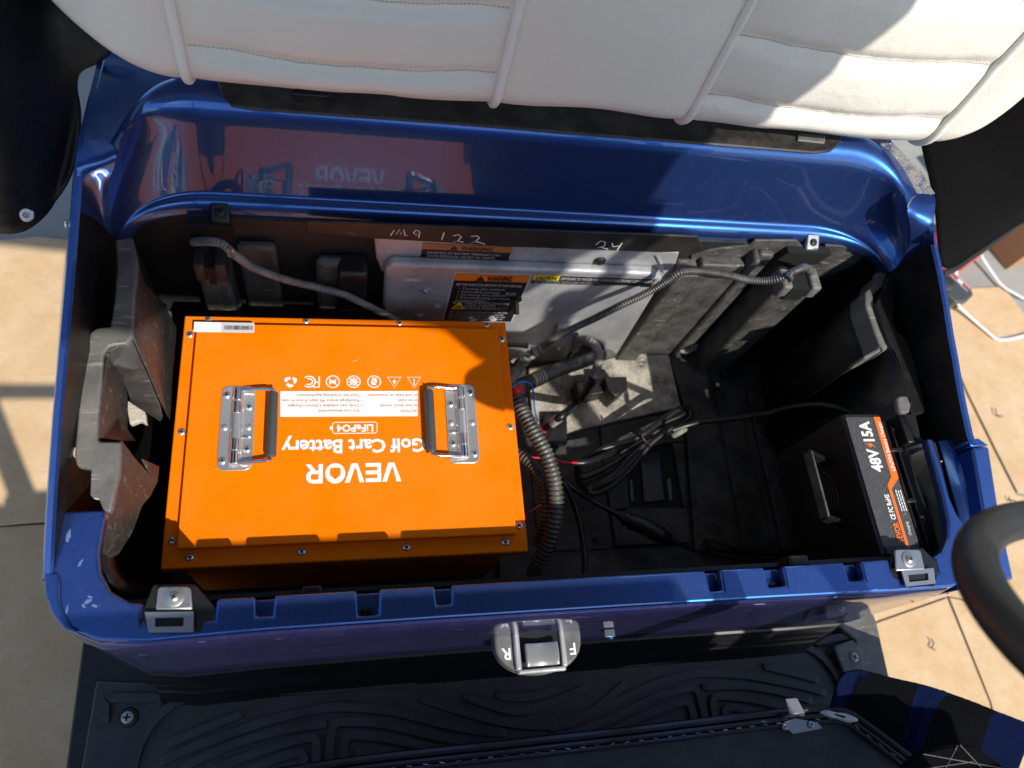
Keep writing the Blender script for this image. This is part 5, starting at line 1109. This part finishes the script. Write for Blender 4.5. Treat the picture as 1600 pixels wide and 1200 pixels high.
# taped joint
mb = MB(); jp = smooth_path([PY(846, 543, .187), PY(833, 551, .182), PY(822, 562, .178), PY(812, 575, .17)], .003)
mb.tube(jp, [.0072 + .0022 * math.sin(i * 1.9) + random.uniform(0, .001) for i in range(len(jp))], 12); mb.tube(smooth_path([PY(828, 556, .172), PY(815, 552, .168), PY(804, 560, .165), PY(799, 566, .16)], .003), .0035, 8); mb.build('tape_wrap', M_condg, label='grey cloth tape wrapped round the joint of conduits right of the orange battery', cat='tape')
conduit('short grey ribbed conduit leading from the tape joint down beside the battery edge', [PY(820, 562, .178), PY(808, 580, .165), P(795, 600, -.03), P(785, 625, -.05)], .0085, M_condg, .006)
conduit('small black conduit lying behind the battery rear right corner', [PY(780, 540, .200), PY(800, 538, .198), PY(825, 540, .196)], .006)
conduit('thick black ribbed conduit with a tan band coming out of the metal cover', [PY(960, 548, .255), PY(935, 555, .225), PY(905, 566, .195), PY(870, 578, .17), PY(835, 594, .14), PY(808, 606, .12), P(785, 622, -.06)], .0138, M_cond, .0076)
tbp = [PY(849, 587, .153), PY(838, 592, .144), PY(829, 597, .135)]
mb = MB(); mb.tube(smooth_path(tbp, .003), .0134, 14); mb.build('tape_band', M_tan, label='tan tape band round the thick black conduit', cat='tape')
conduit('grey ribbed conduit arching out of the cable opening on the metal cover', [PY(897, 545, .235), PY(905, 534, .215), PY(918, 532, .200), PY(931, 542, .188), PY(935, 558, .178), PY(932, 578, .168), PY(925, 594, .158), PY(920, 604, .152)], .0085, M_condg)
cable('sleeved_cable', 'black sleeved cable running from the grey arch down to the floor', [PY(932, 580, .168), PY(925, 594, .158), PY(916, 612, .148), PY(900, 632, .13), P(880, 648, -.14), P(862, 662, -.17), P(848, 672, -.20)], .0072, M_rub, 'cable')
cable('sleeve_band', 'shiny clear sleeve on the black cable near the floor', [P(874, 653, -.144), P(862, 662, -.163)], .0082, mat('clear_sleeve', (.35, .35, .36), .15), 'sleeve')
cable('sleeve_end', 'bright pink sleeve at the floor end of the black cable', [P(850, 671, -.19), P(844, 676, -.205)], .0065, M_wire_p, 'sleeve')
cable('conduit_coupler', 'black coupler clipped where the grey arch meets its sleeved cable', [PY(927, 590, .158), PY(919, 604, .152)], .0105, M_rub, 'coupler')
conduit('thickest black ribbed conduit curving round the right side of the battery', [P(792, 606, -.06), P(806, 622, -.05), P(820, 650, -.045), P(840, 685, -.04), P(857, 720, -.04), P(867, 760, -.045), P(868, 800, -.055), P(860, 840, -.075), P(846, 872, -.10), P(832, 900, -.13)], .0130, M_cond, .0072)
conduit('lit grey-black ribbed conduit tucked inside the thickest conduit by the battery', [P(800, 705, -.10), P(820, 716, -.085), P(838, 735, -.075), P(849, 762, -.07), P(853, 795, -.075), P(849, 828, -.09), P(840, 852, -.11)], .0100, M_cond, .0066)
cable('red_sleeve', 'red tape on the cable bundle at the right edge of the battery', [P(803, 606, -.025), P(808, 612, -.025), P(814, 606, -.03)], .0065, M_red, 'tape')
cable('thin_wire', 'thin blue wire looped at the right edge of the battery', [P(800, 605, -.02), P(812, 597, -.015), P(826, 598, -.02), P(832, 606, -.04), P(834, 625, -.07), P(836, 642, -.10), P(840, 656, -.13)], .0015, M_wire_b, 'wire', 'thin loose wires')
cable('thin_wire', 'thin red wire crossing behind the thick conduit to the coiled cord', [P(830, 715, -.11), P(858, 716, -.12), P(880, 722, -.13), P(902, 723, -.14)], .0017, M_wire_r, 'wire', 'thin loose wires')
cable('thin_wire', 'thin red wire low between the battery edge and the lit conduit', [P(800, 812, -.10), P(822, 803, -.10), P(846, 788, -.11)], .0013, M_wire_r, 'wire', 'thin loose wires')
cable('thin_wire', 'thin black wire beside the pink sleeve on the floor', [P(836, 700, -.15), P(850, 690, -.18), P(862, 672, -.2)], .0014, M_rub, 'wire', 'thin loose wires')
# black cords
cz = -.19
cable('black_cord', 'single black cord curving down the floor toward the front lip', [P(868, 745, -.13), P(884, 760, -.14), P(896, 785, -.155), P(905, 815, -.165), P(911, 850, -.17), P(914, 880, -.17), P(914, 930, -.17)], .0055, M_rub, 'cord', 'loose black cords')
coil = thing('coiled_cord', 'bundle of black power cord folded in loops and tied, lying on the compartment floor', 'cord', P(990, 700, FZ))
def loop(pts, r=.0058): mb = MB(); mb.tube(smooth_path(pts, .004), r, 10); mb.build('cord_loop', M_rub, coil)
loop([P(900, 723, -.15), P(915, 722, -.15), P(940, 714, -.16), P(970, 700, -.175), P(1000, 684, -.18), P(1035, 662, -.18), P(1062, 650, -.178), P(1077, 640, -.18), P(1076, 655, -.19), P(1060, 668, -.19)])
loop([P(1060, 668, -.19), P(1030, 682, -.19), P(1000, 696, -.19), P(960, 722, -.19), P(930, 738, -.19), P(908, 745, -.19), P(902, 732, -.185), P(912, 718, -.18), P(940, 702, -.175), P(980, 690, -.17), P(1005, 678, -.165), P(1036, 656, -.165), P(1060, 640, -.165), P(1076, 638, -.17)])
loop([P(1076, 638, -.17), P(1078, 650, -.175), P(1062, 664, -.175), P(1040, 674, -.175), P(1010, 692, -.175), P(985, 712, -.18), P(960, 738, -.19), P(938, 752, -.195), P(922, 758, -.2), P(918, 768, -.2), P(932, 770, -.2), P(956, 758, -.195), P(985, 732, -.185), P(1004, 708, -.178), P(1020, 690, -.172), P(1050, 668, -.165)])
loop([P(905, 720, -.16), P(902, 735, -.175), P(906, 755, -.19), P(920, 764, -.2), P(940, 756, -.195), P(965, 742, -.19), P(990, 716, -.182), P(1008, 700, -.18)], .0056)
loop([P(1050, 672, -.165), P(1075, 664, -.16), P(1100, 658, -.15), P(1135, 655, -.14), P(1170, 650, -.12), P(1205, 645, -.10), P(1240, 636, -.06), P(1275, 632, -.03), P(1305, 636, -.01), P(1330, 646, .0)], .0058)
mb = MB(); tp = [P(u, v, z) for u, v, z in ((996, 676, -.158), (1002, 682, -.152), (1010, 692, -.158), (1016, 700, -.17))]; mb.tube(smooth_path(tp, .003), .0022, 8); mb.build('cord_tie', M_black, coil)
mb = MB(); mb.tube(smooth_path([P(1052, 680, -.17), P(1060, 676, -.162), P(1070, 670, -.165)], .003), [.006] * len(smooth_path([P(1052, 680, -.17), P(1060, 676, -.162), P(1070, 670, -.165)], .003)), 10); mb.build('cord_clip', M_condg, coil)
mb = MB(); mb.tube([P(900, 723, -.15), P(893, 722.5, -.15)], .0052, 10); mb.build('cord_end', M_rub, coil)
# connector lead
cl = thing('connector_lead', 'black lead with a fat moulded inline connector lying by the front edge of the floor', 'cord', P(1000, 830, FZ))
mb = MB(); mb.tube(smooth_path([P(880, 750, -.16), P(900, 766, -.17), P(925, 782, -.185), P(950, 796, -.19), P(972, 808, -.19)], .004), .0052, 10); mb.build('cord', M_rub, cl)
cp = smooth_path([P(966, 804, -.185), P(985, 814, -.18), P(1005, 822, -.178), P(1028, 834, -.178), P(1048, 844, -.182)], .003)
mb = MB(); mb.tube(cp, [(.0075 + .004 * min(1, i / 4)) if i < 8 else (.0145 if i < len(cp) * .75 else .0145 - .006 * (i - len(cp) * .75) / (len(cp) * .25)) for i in range(len(cp))], 14); mb.build('connector', M_black, cl, ang=30)
for k in range(6):
    i = 4 + k * 3
    if i + 1 < len(cp): mb = MB(); mb.tube([cp[i], cp[i + 1]], .0155, 14); mb.build('connector_ridge', M_black, cl)
mb = MB(); mb.tube(smooth_path([P(1046, 843, -.182), P(1070, 854, -.19), P(1100, 864, -.195), P(1140, 872, -.20), P(1180, 875, -.20), P(1220, 873, -.20), P(1250, 868, -.20), P(1268, 872, -.2), P(1270, 884, -.2)], .004), .0036, 8); mb.build('cord', M_rub, cl)
for k, pts in enumerate(([(1098, 846), (1120, 858), (1160, 866), (1210, 866), (1255, 866), (1272, 880)], [(1100, 842), (1130, 850), (1165, 862), (1215, 868), (1240, 878)], [(1095, 850), (1115, 862), (1145, 872), (1190, 880), (1230, 876)])):
    cable('black_cord', ('thin black cord along the front edge, uppermost of the three by the front lip', 'thin black cord along the front edge, middle one by the front lip', 'thin black cord along the front edge, lowest of the three by the front lip')[k], [P(u, v, -.21 + .006 * k) for u, v in pts], .0028, M_rub, 'cord', 'loose black cords')
# debris in the compartment
mb = MB()
for k in range(260):
    a_ = random.uniform(0, 6.28); rr = random.random() ** .6; p = P(1073 + 17 * rr * math.cos(a_), 541 + 11 * rr * math.sin(a_), FZ + .020) + Vector((0, 0, .020 * (1 - rr) * random.random())); s_ = random.uniform(.002, .0052)
    dv = [Vector((random.gauss(0, 1), random.gauss(0, 1), random.gauss(0, 1))).normalized() * s_ for _ in range(4)]; mb.add([p + d_ for d_ in dv], [(0, 1, 2), (0, 2, 3), (0, 3, 1), (1, 3, 2)])
mb.build('crumbled_debris', M_crumb, kind='stuff', label='heap of pale crumbled debris at the foot of the ribbed rear wall', cat='debris', ang=10)
mb = MB(); p = P(1121.5, 601, FZ + .018); mb.lathe(p, (.2, .1, 1), [(-.003, .002), (-.001, .0042), (.001, .0042), (.003, .002)], 9); mb.build('pebble', M_foam, label='small pale pebble on the compartment floor', cat='pebble')
